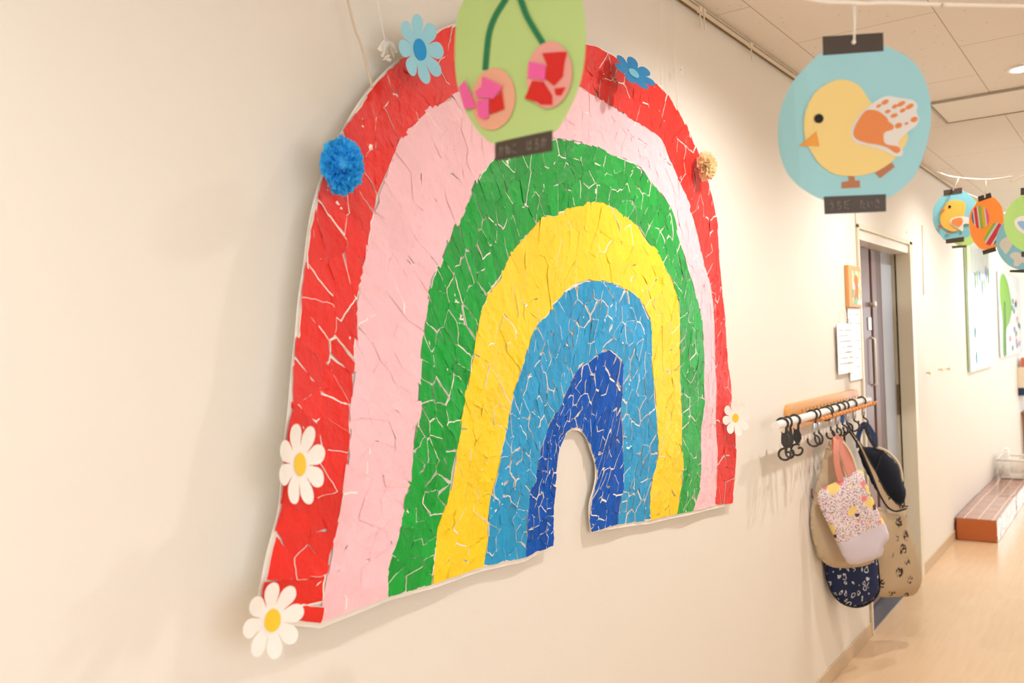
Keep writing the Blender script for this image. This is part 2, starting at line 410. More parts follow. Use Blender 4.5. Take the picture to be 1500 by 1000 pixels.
# downlights: ring, glowing disc and the lamp itself
EMI = mat('lamp_disc', srgb(255, 250, 240), .5, emit=((1, .93, .82, 1), 18.0))
for i, y in enumerate(LAMPS):
    L = thing('ceiling_light', ('round recessed downlight glowing in the ceiling by the long access panel' if i == 3 else 'round recessed downlight in the corridor ceiling, above the lanterns and outside the frame'), 'ceiling light', (LAMP_X, y, CEIL), 'recessed downlights along the corridor')
    b = NB(); lathe(b, [(.045, -.002), (.046, -.007), (.058, -.006), (.061, -.001)], (0, 0, 0), 28); obj('trim_ring', b, WHITEP, L)
    b = NB(); lathe(b, [(0, -.003), (.044, -.003), (.044, -.001), (0, -.001)], (0, 0, 0), 24); obj('diffuser', b, EMI, L)
    l = bpy.data.lights.new('lamp', 'SPOT'); l.energy = LAMP_W; l.color = LAMP_COL; l.spot_size = math.radians(158); l.spot_blend = .7; l.shadow_soft_size = .03
    o = link(bpy.data.objects.new('lamp', l)); o.parent = L; o.location = (0, 0, -.02)

# ---------------------------------------------------------------- the torn-paper rainbow
def off(y, z):
    """how far the hanging paper stands off the wall"""
    o = 0.016 + 0.052 * (0.45 + 0.55 * min(1, max(0, (z - 0.98) / 0.35))) * math.exp(-max(0, y - 0.86) / 0.22) + 0.012 * math.exp(-max(0, 2.85 - y) / 0.10)
    o += 0.006 * noise.noise(Vector((y * 3.1, z * 3.1, 1.7))) + 0.004 * noise.noise(Vector((y * 9, z * 9, 4.2)))
    return max(o, 0.008)
def on_rb(px, py):
    x = 0.03
    for _ in range(6):
        p = pl(px, py, 0, x); x = off(p[1], p[2])
    return Vector((p[1], p[2]))
B = [
 [(380,905),(382,874),(389,836),(401,790),(410,752),(416,690),(421,638),(425,600),(430,540),(437,480),(447,390),(463,300),(478,245),(500,200),(512,178),(545,130),(575,98),(600,80),(630,57),(655,42),(700,27),(750,25),(800,38),(850,62),(880,72),(910,88),(940,115),(965,124),(985,150),(1010,195),(1024,228),(1035,260),(1043,290),(1050,325),(1053,380),(1058,430),(1062,470),(1066,530),(1071,570),(1073,605),(1078,645),(1078,680),(1075,710),(1072,737)],
 [(471,912),(475,874),(484,813),(501,737),(509,672),(513,600),(517,559),(521,492),(524,444),(530,405),(537,370),(549,301),(562,263),(585,210),(605,188),(623,166),(642,153),(667,138),(705,118),(760,109),(810,113),(845,126),(866,139),(892,153),(922,172),(945,187),(968,202),(977,224),(988,252),(1002,282),(1015,320),(1025,362),(1033,395),(1041,420),(1045,460),(1047,534),(1049,572),(1048,620),(1050,655),(1050,690),(1048,712),(1048,740)],
 [(566,875),(567,832),(585,784),(592,736),(601,697),(606,650),(611,615),(614,572),(618,508),(623,460),(633,406),(646,381),(659,343),(680,309),(692,275),(709,246),(730,228),(765,210),(812,202),(843,208),(873,215),(892,225),(926,238),(942,250),(954,268),(974,290),(987,316),(991,338),(999,364),(1008,395),(1018,428),(1026,460),(1031,508),(1031,546),(1032,588),(1027,630),(1027,670),(1025,710),(1016,748)],
 [(633,856),(636,819),(640,778),(655,733),(662,698),(670,652),(678,600),(687,555),(690,535),(697,492),(703,463),(716,428),(733,405),(745,378),(763,356),(774,341),(793,320),(816,313),(835,305),(858,299),(878,296),(898,304),(917,320),(934,332),(949,356),(964,370),(973,393),(985,412),(993,441),(996,492),(996,550),(998,591),(998,652),(1000,675),(997,717),(991,753)],
 [(706,830),(714,794),(714,768),(717,736),(725,704),(735,664),(742,630),(749,591),(757,562),(769,524),(782,486),(804,457),(823,431),(846,415),(867,410),(890,412),(913,422),(932,434),(945,454),(953,472),(954,495),(955,534),(958,566),(962,610),(964,652),(960,685),(952,722),(952,762)],
 [(770,816),(774,735),(784,704),(789,670),(799,637),(810,612),(822,592),(834,564),(847,540),(862,530),(875,519),(889,514),(903,521),(912,537),(911,578),(909,605),(912,640),(913,678),(912,717),(904,768)],
 [(810,800),(812,730),(815,699),(818,662),(823,648),(831,633),(841,628),(852,630),(861,642),(867,660),(873,678),(874,701),(870,720),(865,735),(864,756),(867,779)],
]
def resample(pts, n, apex=None):
    """n+1 points by length, the top of the arch always in the middle"""
    def run(P, m):
        L = [0]
        for a, b in zip(P, P[1:]): L.append(L[-1] + (b - a).length)
        out = []; j = 0
        for i in range(m + 1):
            s = L[-1] * i / m
            while j < len(L) - 2 and L[j + 1] < s: j += 1
            t = (s - L[j]) / max(1e-9, L[j + 1] - L[j]); out.append(P[j].lerp(P[j + 1], t))
        return out, L[-1]
    i = max(range(len(pts)), key=lambda k: pts[k][1]) if apex is None else apex
    a, la = run(pts[:i + 1], n // 2); b, lb = run(pts[i:], n // 2)
    return a + b[1:], la + lb
NS = 160
CUR = []; LEN = []
for q in B:
    P = [on_rb(*p) for p in q]; P = [Vector((v.x, v.y)) for v in spline([(p.x, p.y, 0) for p in P], 3)]
    i = min(range(len(P)), key=lambda k: abs(P[k][0] - 1.80) + (0 if P[k][1] > 1.3 else 9))
    c_, l_ = resample(P, NS, i); CUR.append(c_); LEN.append(l_)
def cur(k, t):
    t = max(0.0, min(1.0, t)) * NS; i = min(int(t), NS - 1); return CUR[k][i].lerp(CUR[k][i + 1], t - i)
def clip(poly, nx, ny, c):
    """keep the side nx*x + ny*y <= c"""
    out = []
    for i in range(len(poly)):
        a, b = poly[i], poly[(i + 1) % len(poly)]; da = nx * a[0] + ny * a[1] - c; db = nx * b[0] + ny * b[1] - c
        if da <= 0: out.append(a)
        if (da < 0) != (db < 0) and da != db:
            t = da / (da - db); out.append((a[0] + t * (b[0] - a[0]), a[1] + t * (b[1] - a[1])))
    return out
RB = thing('rainbow_artwork', 'large rainbow of torn coloured paper scraps hanging on the cream wall', 'wall art', (0.02, 1.85, 1.0))
# white backing sheet, a little larger than the coloured bands
def backing():
    o = CUR[0][:]; inn = CUR[6][::-1]
    ring = o + [CUR[k][-1] for k in range(1, 6)] + inn + [CUR[k][0] for k in range(5, 0, -1)]
    cx = 0; n = len(ring); out = []
    area = sum(ring[i][0] * ring[(i + 1) % n][1] - ring[(i + 1) % n][0] * ring[i][1] for i in range(n))
    sgn = 1 if area > 0 else -1
    for i in range(n):
        t = (ring[(i + 1) % n] - ring[i - 1]); t = t.normalized() if t.length > 1e-9 else Vector((1, 0))
        nrm = Vector((t[1], -t[0])) * sgn
        inner = len(o) + 5 <= i < len(o) + 5 + len(inn)
        bottom = not inner and i >= len(o)
        e = 0.003 if inner else (0.009 if bottom else 0.004)
        if i in (0, len(o) - 1): e = .006
        out.append(ring[i] + nrm * (e + 0.003 * noise.noise(Vector((ring[i][0] * 14, ring[i][1] * 14, 0)))))
    return [(v[0], v[1]) for v in out]
bk_ = sheet(backing(), 0, .0008, .03, lambda u, v: off(u, v) - 0.0028)
bk_.transform(Matrix(((0, 0, 1, 0), (1, 0, 0, 0), (0, 1, 0, 0), (0, 0, 0, 1))))
obj('backing_sheet', bk_, mat('white_backing', srgb(243, 238, 230), .7, bump=(30, .3, .003)), RB, world=True)

FRINGE = mat('torn_white_edge', srgb(250, 240, 232), .8)
def band(k, name, m, cell, gap, fringe, lift):
    W = sum((cur(k, t / 20) - cur(k + 1, t / 20)).length for t in range(21)) / 21
    L = (LEN[k] + LEN[k + 1]) / 2
    nr = max(2, round(W / (cell * 1.35))); ncl = round(L / (cell * .85)); sx, sy = L / ncl, W / nr; pts = []
    for i in range(ncl):
        o_ = random.random() * .6
        for j in range(nr):
            pts.append(((i + .5 + random.uniform(-.42, .42) + (o_ if j % 2 else 0) * .5) * sx, (j + .5 + random.uniform(-.36, .36)) * sy))
    bm = bmesh.new()
    for pi, p in enumerate(pts):
        if not -.01 < p[0] < L + .01: continue
        poly = [(0, 0), (L, 0), (L, W), (0, W)]; R = 3 * max(sx, sy)
        for qi, q in enumerate(pts):
            if qi == pi or abs(q[0] - p[0]) > R or abs(q[1] - p[1]) > R: continue
            nx, ny = q[0] - p[0], q[1] - p[1]; poly = clip(poly, nx, ny, nx * (p[0] + q[0]) / 2 + ny * (p[1] + q[1]) / 2)
            if len(poly) < 3: break
        if len(poly) < 3: continue
        cx = sum(v[0] for v in poly) / len(poly); cy = sum(v[1] for v in poly) / len(poly)
        s = random.uniform(1 - gap, 1.16 - gap * .3); rot = random.uniform(-.13, .13); cr, sr = math.cos(rot), math.sin(rot)
        ring = []; e_ = random.uniform(-.001, .005) if k == 0 else random.uniform(-.004, .011)
        for i in range(len(poly)):
            a, b = poly[i], poly[(i + 1) % len(poly)]; ln = math.hypot(b[0] - a[0], b[1] - a[1])
            m_ = max(1, int(ln / .009))
            for q in range(m_):
                t = q / m_; x = a[0] + t * (b[0] - a[0]) - cx; y = a[1] + t * (b[1] - a[1]) - cy
                jx, jy = random.gauss(0, .0009), random.gauss(0, .0009)
                X, Y = cx + s * (cr * x - sr * y) + jx, cy + s * (sr * x + cr * y) + jy
                e = e_ + random.gauss(0, .0006) + .004 * noise.noise(Vector((X * 55, pi * 1.7, k)))
                X = min(max(X, -.004), L + .004); Y = min(max(Y, -e), W + e); ring.append((X, Y))
        if len(ring) < 3: continue
        pass
        base = random.uniform(.0003, .0013); tx, ty = random.gauss(0, .008), random.gauss(0, .008); ph = random.random() * 6.28; lf = random.random() ** 3 * lift * .45
        def place(X, Y, h):
            a = cur(k, X / L); c = cur(k + 1, X / L); v = a.lerp(c, Y / W)
            return (off(v[0], v[1]) + max(h, .0002), v[0], v[1])
        def h_at(X, Y, f):
            an = math.atan2(Y - cy, X - cx)
            return base + tx * (X - cx) + ty * (Y - cy) + lf * f * f * max(0, math.cos(2 * (an - ph))) ** 2 + .0010 * noise.noise(Vector((X * 45, Y * 45, k)))
        def build(dx, dy, dh, mi, sc_):
            ring2 = [(cx + (X - cx) * sc_ + dx, cy + (Y - cy) * sc_ + dy) for X, Y in ring]
            V0 = [bm.verts.new(place(X, Y, h_at(X, Y, 1) + dh)) for X, Y in ring2]
            V1 = [bm.verts.new(place(cx + (X - cx) * .62, cy + (Y - cy) * .62, h_at(cx + (X - cx) * .62, cy + (Y - cy) * .62, .55) + dh)) for X, Y in ring2]
            c0 = bm.verts.new(place(cx + dx, cy + dy, h_at(cx, cy, 0) + dh)); n = len(ring2)
            for i in range(n):
                j = (i + 1) % n
                for q in ((V0[i], V0[j], V1[j], V1[i]), (V1[i], V1[j], c0)):
                    f = bm.faces.new(q); f.material_index = mi; f.smooth = (q[-1] is c0)
        if random.random() < fringe:
            an = random.random() * 6.28; rr = random.uniform(.0006, .0028)
            build(0, 0, 0, 1, 1); build(math.cos(an) * rr, math.sin(an) * rr, .00022, 0, random.uniform(.955, .99))
        else: build(0, 0, 0, 0, 1)
    bmesh.ops.recalc_face_normals(bm, faces=bm.faces[:])
    for f in bm.faces:
        pass
    return obj(name, bm, [m, FRINGE], RB, world=True)
CR = (46, .5, .006)
band(0, 'red_band', mat('red_paper', srgb(228, 44, 36), .5, .35, CR, .08), .043, .06, .6, .006)
band(1, 'pink_band', mat('pink_paper', srgb(247, 198, 208), .55, .45, CR, .03), .040, -.02, .14, .004)
band(2, 'green_band', mat('green_paper', srgb(0, 160, 54), .45, .35, CR, .14), .038, .11, .7, .005)
band(3, 'yellow_band', mat('yellow_paper', srgb(246, 212, 22), .5, .45, CR, .05), .040, .02, .25, .005)
band(4, 'light_blue_band', mat('light_blue_paper', srgb(30, 152, 206), .5, .3, CR, .12), .034, .12, .8, .005)
band(5, 'dark_blue_band', mat('dark_blue_paper', srgb(0, 82, 180), .55, .15, CR, .14), .030, .12, .9, .005)

# ---------------------------------------------------------------- paper flowers and pompoms on the rainbow
def petals(R, n, rot=0, deep=.5, N_=144, pw=.34):
    return [(R * (deep + (1 - deep) * abs(math.cos(n * t / 2)) ** pw) * math.cos(t + rot), R * (deep + (1 - deep) * abs(math.cos(n * t / 2)) ** pw) * math.sin(t + rot)) for t in [2 * math.pi * i / N_ for i in range(N_)]]
def flower(px, py, x, nrm, R, n, rot, pc, cc, label, cr_, squash=1.0, curl=.18, deep=.36):
    o = pl(px, py, 0, x); nn = Vector(nrm).normalized(); a = Z.cross(nn).normalized(); b_ = nn.cross(a)
    m = Matrix((a, b_, nn)).transposed().to_4x4(); m.translation = o
    t = thing('paper_flower', label, 'paper flower', m, 'paper flowers on the rainbow')
    fn = lambda u, v: curl * (u * u + v * v) / R * .6 + .0015 * noise.noise(Vector((u * 40, v * 40, px)))
    obj('petals', sheet([(u * squash, v) for u, v in petals(R, n, rot, deep)], 0, .0005, R / 5, fn), pc, t)
    obj('centre', sheet(ell(0, 0, cr_ * .9, cr_, 0, 20), .0014, .0006, .02, fn), cc, t)
    return t
WPAP = mat('white_card', srgb(240, 236, 230), .6); YC = mat('yellow_card', srgb(245, 200, 50), .6)
tc_ = -ray(928, 108).normalized(); pp = (R0 * .62 + Z * .78); pp = (pp - pp.dot(tc_) * tc_).normalized(); FN = tc_ * .42 + pp * .9
flower(438, 680, .086, (1, .28, .05), .062, 8, .2, WPAP, YC, 'white paper daisy with yellow centre, on the left side of the rainbow', .017)
flower(398, 908, .092, (1, .0, .02), .054, 8, .0, WPAP, YC, 'white paper daisy with yellow centre at the bottom left corner of the rainbow', .016)
flower(1077, 612, .045, (1, -.5, .05), .058, 8, .1, WPAP, YC, 'white paper daisy with yellow centre, on the right edge of the rainbow', .014)
flower(614, 73, .080, (1, -.02, -.05), .060, 8, .2, mat('pale_blue_card', srgb(150, 212, 232), .6), mat('blue_card', srgb(0, 150, 220), .6), 'pale blue paper flower with a bright blue centre at the upper left of the rainbow', .019, deep=.42)
flower(928, 108, .075, FN, .062, 7, .3, mat('mid_blue_card', srgb(36, 136, 196), .6), mat('pale_centre', srgb(120, 195, 220), .6), 'blue paper flower with a pale centre, tilted flat at the upper right of the rainbow', .017)

def pompom(px, py, x, Rz, Ry, m, label, seed):
    rnd = random.Random(seed); o = pl(px, py, 0, x); t = thing('tissue_pompom', label, 'pompom', o, 'tissue pompoms on the rainbow')
    b = NB(); bmesh.ops.create_icosphere(b, subdivisions=2, radius=.62)
    for v in b.verts: v.co *= 1 + .12 * rnd.random()
    for i in range(420):
        u = rnd.uniform(-1, 1); ph = rnd.random() * 6.28; s = math.sqrt(1 - u * u); d_ = Vector((s * math.cos(ph), s * math.sin(ph), u))
        if d_.x < -.5: continue
        a = d_.orthogonal().normalized(); a = Matrix.Rotation(rnd.random() * 6.28, 3, d_) @ a; c_ = d_.cross(a)
        top = rnd.uniform(.80, 1.08); wv = rnd.uniform(.08, .24); rows = []
        for h in (.35, .7, 1.0):
            row = []
            for q in range(6):
                e = (q / 5 - .5) * 2
                row.append(b.verts.new(d_ * top * h + a * wv * e * h + c_ * (.09 * math.sin(q * 2.3 + ph * 3) * h + rnd.uniform(-.06, .06)) + d_ * rnd.uniform(-.05, .03) - d_ * .1 * e * e * h))
            rows.append(row)
        for r1, r2 in zip(rows, rows[1:]):
            for q in range(5): b.faces.new((r1[q], r1[q + 1], r2[q + 1], r2[q]))
    for v in b.verts: v.co = Vector((v.co.x * (Ry + Rz) / 2 * .8, v.co.y * Ry, v.co.z * Rz))
    obj('tissue_ruffles', b, translucent(m, m.node_tree.nodes['Hue/Saturation/Value'].inputs['Color'].default_value, .4), t)
pompom(501, 243, .085, .047, .037, mat('blue_tissue', srgb(70, 200, 255), .5, .5, (60, .5, .003), .10), 'bright blue tissue paper pompom on the left edge of the rainbow', 1)
pompom(1034, 243, .05, .046, .036, mat('cream_tissue', srgb(255, 240, 206), .6, .4, (60, .4, .003), .06), 'pale yellow tissue paper pompom on the right edge of the rainbow', 2)

# strings and tape the rainbow hangs from
TWINE = mat('twine', srgb(214, 200, 178), .8); CLEAR = mat('clear_tape', srgb(240, 236, 228), .15, .6)
def string3(name, pts, r, m, label):
    b = NB(); tube(b, spline(pts, 5), r, 6); o = obj(name, b, m); tag(o, label, 'string'); return o
a = pl(545, 128, 0, .05); c = pl(508, -6, 0, .035); dirv = (c - a); top = a + dirv * ((CEIL - .03 - a.z) / dirv.z); top.x = .03
string3('hanging_string', [top, c, a.lerp(c, .45) + Vector((.001, .001, 0)), a], .0022, TWINE, 'beige twine slanting up from the left shoulder of the rainbow')
a = pl(570, 90, 0, .045); c = pl(552, -5, 0, .04); top = a + (c - a) * ((CEIL - .03 - a.z) / (c - a).z); top.x = .028
s2 = string3('hanging_line', [top, c, a], .0009, CLEAR, 'thin clear line with a bunch of crumpled tape, beside the pale blue flower')
def clump(px, py, x, s, m, par, seed, n=7):
    rnd = random.Random(seed); o = pl(px, py, 0, x); b = NB()
    for i in range(n):
        p = o + Vector((rnd.uniform(-.2, .6), rnd.uniform(-1, 1) * .6, rnd.uniform(-1, 1))) * s
        pts = [p + Vector((rnd.uniform(-.3, .3), rnd.uniform(-.5, .5), rnd.uniform(-.8, .8))) * s * q for q in (0, .5, 1)]
        ribbon(b, spline(pts, 3), .008, .0005, (rnd.uniform(-1, 1), 1, rnd.uniform(-1, 1)))
    PM[par] = Matrix.Identity(4); obj('tape', b, m, par, world=True)
clump(567, 74, .045, .022, CLEAR, s2, 4)
a = pl(992, 158, 0, .035); c = pl(986, 5, 0, .03); top = a + (c - a) * ((CEIL - .03 - a.z) / (c - a).z); top.x = .028
s3 = string3('hanging_line', [top, c, a], .0009, CLEAR, 'thin clear line with tape above the right shoulder of the rainbow')
clump(998, 100, .03, .022, CLEAR, s3, 9, 4)
a = pl(968, 124, 0, .03); top = Vector((.028, a.y + .02, CEIL - .03))  # modelled line takes the place of a faint streak of shadow
string3('hanging_line', [top, a], .0009, CLEAR, 'thin line standing in for a faint shadow on the wall above the right of the rainbow, left of the taped line')

# ---------------------------------------------------------------- hanging paper lanterns
def pap(n, r, g_, b_):
    c = srgb(r, g_, b_); return translucent(mat('card_' + n, c, .6, .35, (8, .1, .004)), c, .34)
BLK = mat('black_card', srgb(66, 54, 44), .45); GREY = mat('pencil_grey', srgb(134, 122, 110), .6)
GRP = 'paper lanterns hung across the corridor'
STR = {  # handwriting, each letter as strokes in a unit square
 'u': [[(.35, .95), (.65, .88)], [(.15, .62), (.5, .72), (.75, .6), (.72, .35), (.4, .0)]],
 'chi': [[(.1, .75), (.85, .8)], [(.45, 1), (.3, .4), (.6, .5), (.8, .3), (.6, .05), (.3, .05)]],
 'ta': [[(.05, .75), (.6, .8)], [(.35, 1), (.15, .05)], [(.5, .5), (.9, .5)], [(.5, .25), (.55, .05), (.9, .05)]],
 'da': [[(.05, .75), (.6, .8)], [(.35, 1), (.15, .05)], [(.5, .5), (.85, .5)], [(.5, .25), (.55, .05), (.9, .05)], [(.75, 1), (.8, .85)], [(.9, 1.05), (.95, .9)]],
 'i': [[(.15, .8), (.15, .3), (.3, .15), (.35, .3)], [(.75, .75), (.85, .35)]],
 'ki': [[(.15, .85), (.8, .9)], [(.1, .62), (.85, .7)], [(.35, 1), (.75, .4)], [(.2, .3), (.35, .05), (.75, .05)]],
 'ka': [[(.1, .7), (.6, .75), (.6, .2), (.45, .05)], [(.38, 1), (.1, .05)], [(.8, .85), (.92, .55)]],
 'ne': [[(.25, 1), (.25, 0)], [(.05, .7), (.4, .75), (.1, .2), (.55, .65), (.85, .5), (.8, .1), (.55, .1), (.65, .25), (.95, .05)]],
 'ko': [[(.2, .85), (.75, .85)], [(.15, .3), (.3, .08), (.85, .08)]],
 'ha': [[(.1, .95), (.08, .05)], [(.35, .7), (.9, .72)], [(.65, 1), (.65, .15), (.45, .05), (.4, .2), (.9, .1)]],
 'ru': [[(.2, .9), (.75, .9), (.2, .4), (.6, .55), (.85, .3), (.6, 0), (.35, .05), (.5, .2)]],
}
def lettering(P, quad, words, par, z, fn=None, r=.0006):
    """words along a label whose corners (px) are quad: lower left, lower right, upper right, upper left"""
    q = [Vector(P.uv(*p)) for p in quad]; b = NB(); n = sum(len(w_) for w_ in words) + 1.2 * (len(words) - 1); x = 0
    for w_ in words:
        for ch in w_:
            for st in STR[ch]:
                pts = []
                for sx, sy in st:
                    s_ = .07 + .86 * (x + sx * .82) / n; t_ = .24 + .5 * sy
                    lo = q[0].lerp(q[1], s_); hi = q[3].lerp(q[2], s_); v = lo.lerp(hi, t_); pts.append((v[0], v[1], z + (fn(v[0], v[1]) if fn else 0)))
                tube(b, spline(pts, 3), r, 5)
            x += 1
        x += 1.2
    return obj('lettering', b, GREY, par)
class Lantern:
    def __init__(s, P, ox, oy, k, label, fn=None):
        s.P, s.k, s.o, s.fn = P, k, (ox, oy), fn; s.t = thing('paper_lantern', label, 'paper lantern', P.m, GRP)
    def u(s, pts): return s.P.uvs(sub(s.o[0], s.o[1], s.k, pts))
    def add(s, name, pts, m, lay, smooth=True, n=4, par=None, label=None, th=.0005):
        uv = s.u(pts)
        if smooth: uv = closed_uv(uv, n)
        return obj(name, sheet(uv, lay * .0009, th, .016, s.fn or (lambda u, v: 0)), m, par or s.t, label=label)
    def multi(s, name, polys, m, lay, smooth=True, label=None):
        for q in polys:
            uv = s.u(q); uv = closed_uv(uv, 3) if smooth else uv; obj(name, sheet(uv, lay * .0009, .0004, .016, s.fn or (lambda u, v: 0)), m, s.t, label=label)
    def string(s, px, py, rope):
        u_, v_ = s.P.uv(px, py); a = Vector((u_, v_, .0035)); i = s.P.m.inverted() @ Vector(rope)
        b = NB(); tube(b, [i, i.lerp(a, .5) + Vector((.0015, 0, 0)), a], .0013, 6); tube(b, [i + Vector((.004, 0, 0)), a + Vector((.001, 0, .001))], .0011, 6)
        bmesh.ops.create_icosphere(b, subdivisions=2, radius=.0032, matrix=Matrix.Translation(a)); obj('hanging_string', b, CORD, s.t)
CORD = mat('white_cord', srgb(238, 230, 218), .8, bump=(300, .5, .002))
def P_at(px, py, D, yaw=0.0, roll=0.0):
    a = math.cos(yaw) * R0 - math.sin(yaw) * F0; n_ = a.cross(Z); up = Z
    if roll: Rm = Matrix.Rotation(roll, 3, n_); a = Rm @ a; up = Rm @ Z
    return Plane(at_d(px, py, D), a, up)

# big chick lantern near the camera
P1 = P_at(1256, 185, 1.2, 0, math.radians(2))
LT, LC_, LG = pap('sky', 176, 222, 228), pap('chick_yellow', 254, 230, 156), pap('white', 244, 240, 234)
ORG = pap('orange_paint', 244, 158, 92)
fn1 = lambda u, v: -.9 * max(0, -u - .055) ** 2 * 12 + .002 * math.sin(v * 22 + u * 9)
A = Lantern(P1, 1140, 40, .29, 'large blue paper lantern with a yellow chick and an orange handprint wing, near the camera', fn1)
A.add('paper', [(220,130),(150,190),(80,270),(35,390),(25,500),(35,620),(70,730),(130,810),(230,872),(380,885),(545,862),(630,812),(695,740),(742,620),(766,500),(766,390),(745,290),(705,205),(640,145),(560,105),(528,95),(370,100)], LT, 0)
A.add('top_band', [(220,50),(528,28),(528,122),(222,145)], BLK, 1, False)
bb = A.add('bottom_band', [(230,855),(545,842),(545,930),(232,945)], BLK, 1, False)
lettering(P1, sub(1140, 40, .29, [(232,945),(545,930),(545,842),(230,855)]), [['u', 'chi', 'da'], ['ta', 'i', 'ki']], bb, .0017, fn1, .00055)
A.add('foot', [(355,740),(385,740),(388,772),(413,772),(415,808),(320,813),(322,780),(358,775)], pap('foot', 206, 140, 100), 1, False)
A.add('foot', [(505,690),(525,675),(545,697),(575,683),(590,705),(515,762),(490,735),(520,715)], pap('foot', 206, 140, 100), 1, False)
A.add('chick_body', [(320,268),(260,280),(190,325),(150,390),(132,470),(140,560),(170,630),(210,690),(270,735),(340,750),(420,748),(500,725),(570,680),(630,610),(650,550),(620,480),(540,440),(465,385),(420,320),(380,285)], LC_, 2)
A.add('eye', ell(202, 463, 23, 23), pap('black_eye', 40, 32, 26), 3, False)
A.add('beak', [(190,525),(207,602),(110,595)], pap('beak', 248, 184, 88), 3, False)
A.add('wing', [(480,380),(540,352),(600,360),(670,372),(695,400),(690,430),(703,465),(690,500),(650,530),(620,560),(600,590),(625,620),(620,650),(590,652),(540,630),(470,605),(400,590),(370,560),(362,520),(385,475),(420,430)], LG, 3)
HP = [[(430,430),(465,422),(500,430),(540,460),(550,480),(575,500),(570,520),(530,535),(528,575),(545,595),(600,605),(612,625),(590,637),(550,610),(500,595),(440,585),(390,565),(375,535),(390,490)]]
for e in ((532,383,19,11,-.5),(500,402,14,7,-.5),(612,392,22,11,-.5),(580,405,14,9,-.5),(545,430,14,9,-.3),(655,405,22,11,-.5),(620,425,16,9,-.5),(578,450,18,10,-.3),(678,470,18,13,-.4),(640,490,10,6,-.4),(600,500,18,13,-.4)):
    HP.append(ell(e[0], e[1], e[2], e[3], e[4], 10))
A.multi('handprint', HP, ORG, 4)

# green cherry lantern, nearest of all
P2 = P_at(760, 60, 1.03, math.radians(37), math.radians(-1))
fn2 = lambda u, v: -.5 * (u * u) + .0015 * math.sin(v * 20)
C2 = Lantern(P2, 650, 0, .25, 'green paper lantern with two cherries in front of the top of the rainbow', fn2)
C2.add('paper', [(300,840),(240,812),(170,740),(110,640),(70,520),(52,400),(52,250),(70,100),(110,0),(180,-130),(270,-225),(600,-290),(700,-220),(780,-100),(805,0),(818,120),(820,250),(800,420),(760,560),(700,690),(635,772),(470,815)], pap('lime', 198, 222, 150), 0)
bb = C2.add('bottom_band', [(300,835),(635,762),(635,885),(300,945)], BLK, 1, False)
C2.add('top_band', [(270,-280),(600,-360),(600,-270),(270,-185)], BLK, 1, False)
lettering(P2, sub(650, 0, .25, [(300,945),(635,885),(635,762),(300,835)]), [['ka', 'ne', 'ko'], ['ha', 'ru', 'ka']], bb, .0017, fn2, .0005)
STEM = pap('stem_green', 48, 140, 92)
def strip_px(pts, wd):
    P = spline([(x, y, 0) for x, y in pts], 5); L_, R_ = [], []
    for i, p in enumerate(P):
        t = (P[min(i + 1, len(P) - 1)] - P[max(i - 1, 0)]).normalized(); n_ = Vector((-t.y, t.x, 0)) * wd / 2; L_.append(tuple((p + n_)[:2])); R_.append(tuple((p - n_)[:2]))
    return L_ + R_[::-1]
C2.add('stem', strip_px([(420,-90),(365,5),(305,100),(265,210),(240,410)], 34), STEM, 1, False)
C2.add('stem', strip_px([(420,-90),(460,5),(500,110),(590,265)], 34), STEM, 2, False)
CH = pap('cherry_base', 244, 188, 160); CH2 = pap('cherry_base_pink', 244, 180, 172)
c1_ = C2.add('cherry', ell(288, 580, 132, 182, .12), CH, 2, False)
c2_ = C2.add('cherry', ell(620, 440, 128, 196, .12), CH2, 3, False)
PK, RD = pap('hot_pink', 246, 112, 184), pap('torn_red', 228, 48, 40)
C2.multi('pink_scrap', [[(85,510),(125,470),(190,630),(120,638)],[(235,450),(355,510),(300,580),(200,570),(185,540),(225,510)],[(200,590),(270,580),(268,690),(240,700),(205,680)],[(510,365),(605,385),(600,470),(505,460)]], PK, 5, False)
C2.multi('red_scrap', [[(345,530),(360,640),(275,670),(275,570),(320,570)],[(583,315),(690,305),(725,305),(710,370),(700,450),(650,505),(600,465),(610,380)],[(525,475),(590,480),(640,560),(640,615),(575,615),(555,600),(480,580)],[(650,520),(715,510),(690,560),(660,560)]], RD, 4, False)

# the small lanterns further down the corridor
P3 = P_at(1400, 316, 3.75, math.radians(20), math.radians(-2))
S = Lantern(P3, 1350, 260, .14, 'small blue paper lantern with a yellow chick, hanging farther off over the doorway')
S.add('paper', [(232,180),(170,240),(130,310),(115,390),(125,480),(160,560),(210,620),(255,655),(445,635),(510,600),(560,540),(590,450),(590,350),(565,255),(500,180),(425,145)], pap('sky2', 146, 212, 224), 0)
S.add('top_band', [(228,135),(422,103),(425,160),(232,190)], BLK, 1, False); S.add('bottom_band', [(250,648),(443,618),(445,670),(255,692)], BLK, 1, False)
S.add('chick_body', [(260,260),(320,240),(400,240),(450,265),(460,310),(450,370),(440,420),(430,520),(360,560),(290,555),(220,510),(190,440),(200,380),(230,320)], pap('chick2', 252, 208, 96), 2)
S.add('wing', [(310,430),(420,405),(500,430),(500,480),(440,490),(430,560),(370,530),(305,490)], LG, 3)
S.add('handprint', [(325,440),(410,420),(430,470),(390,510),(320,480)], ORG, 4)
S.add('eye', ell(293, 305, 15, 15), pap('black_eye', 40, 32, 26), 3, False); S.add('beak', [(195,330),(250,335),(220,365)], pap('beak2', 246, 160, 60), 3, False)
S.add('foot', [(175,495),(215,510),(200,540),(170,520)], pap('foot2', 206, 120, 96), 3, False); S.add('foot', [(260,560),(310,565),(300,585),(258,580)], pap('foot2', 206, 120, 96), 3, False)

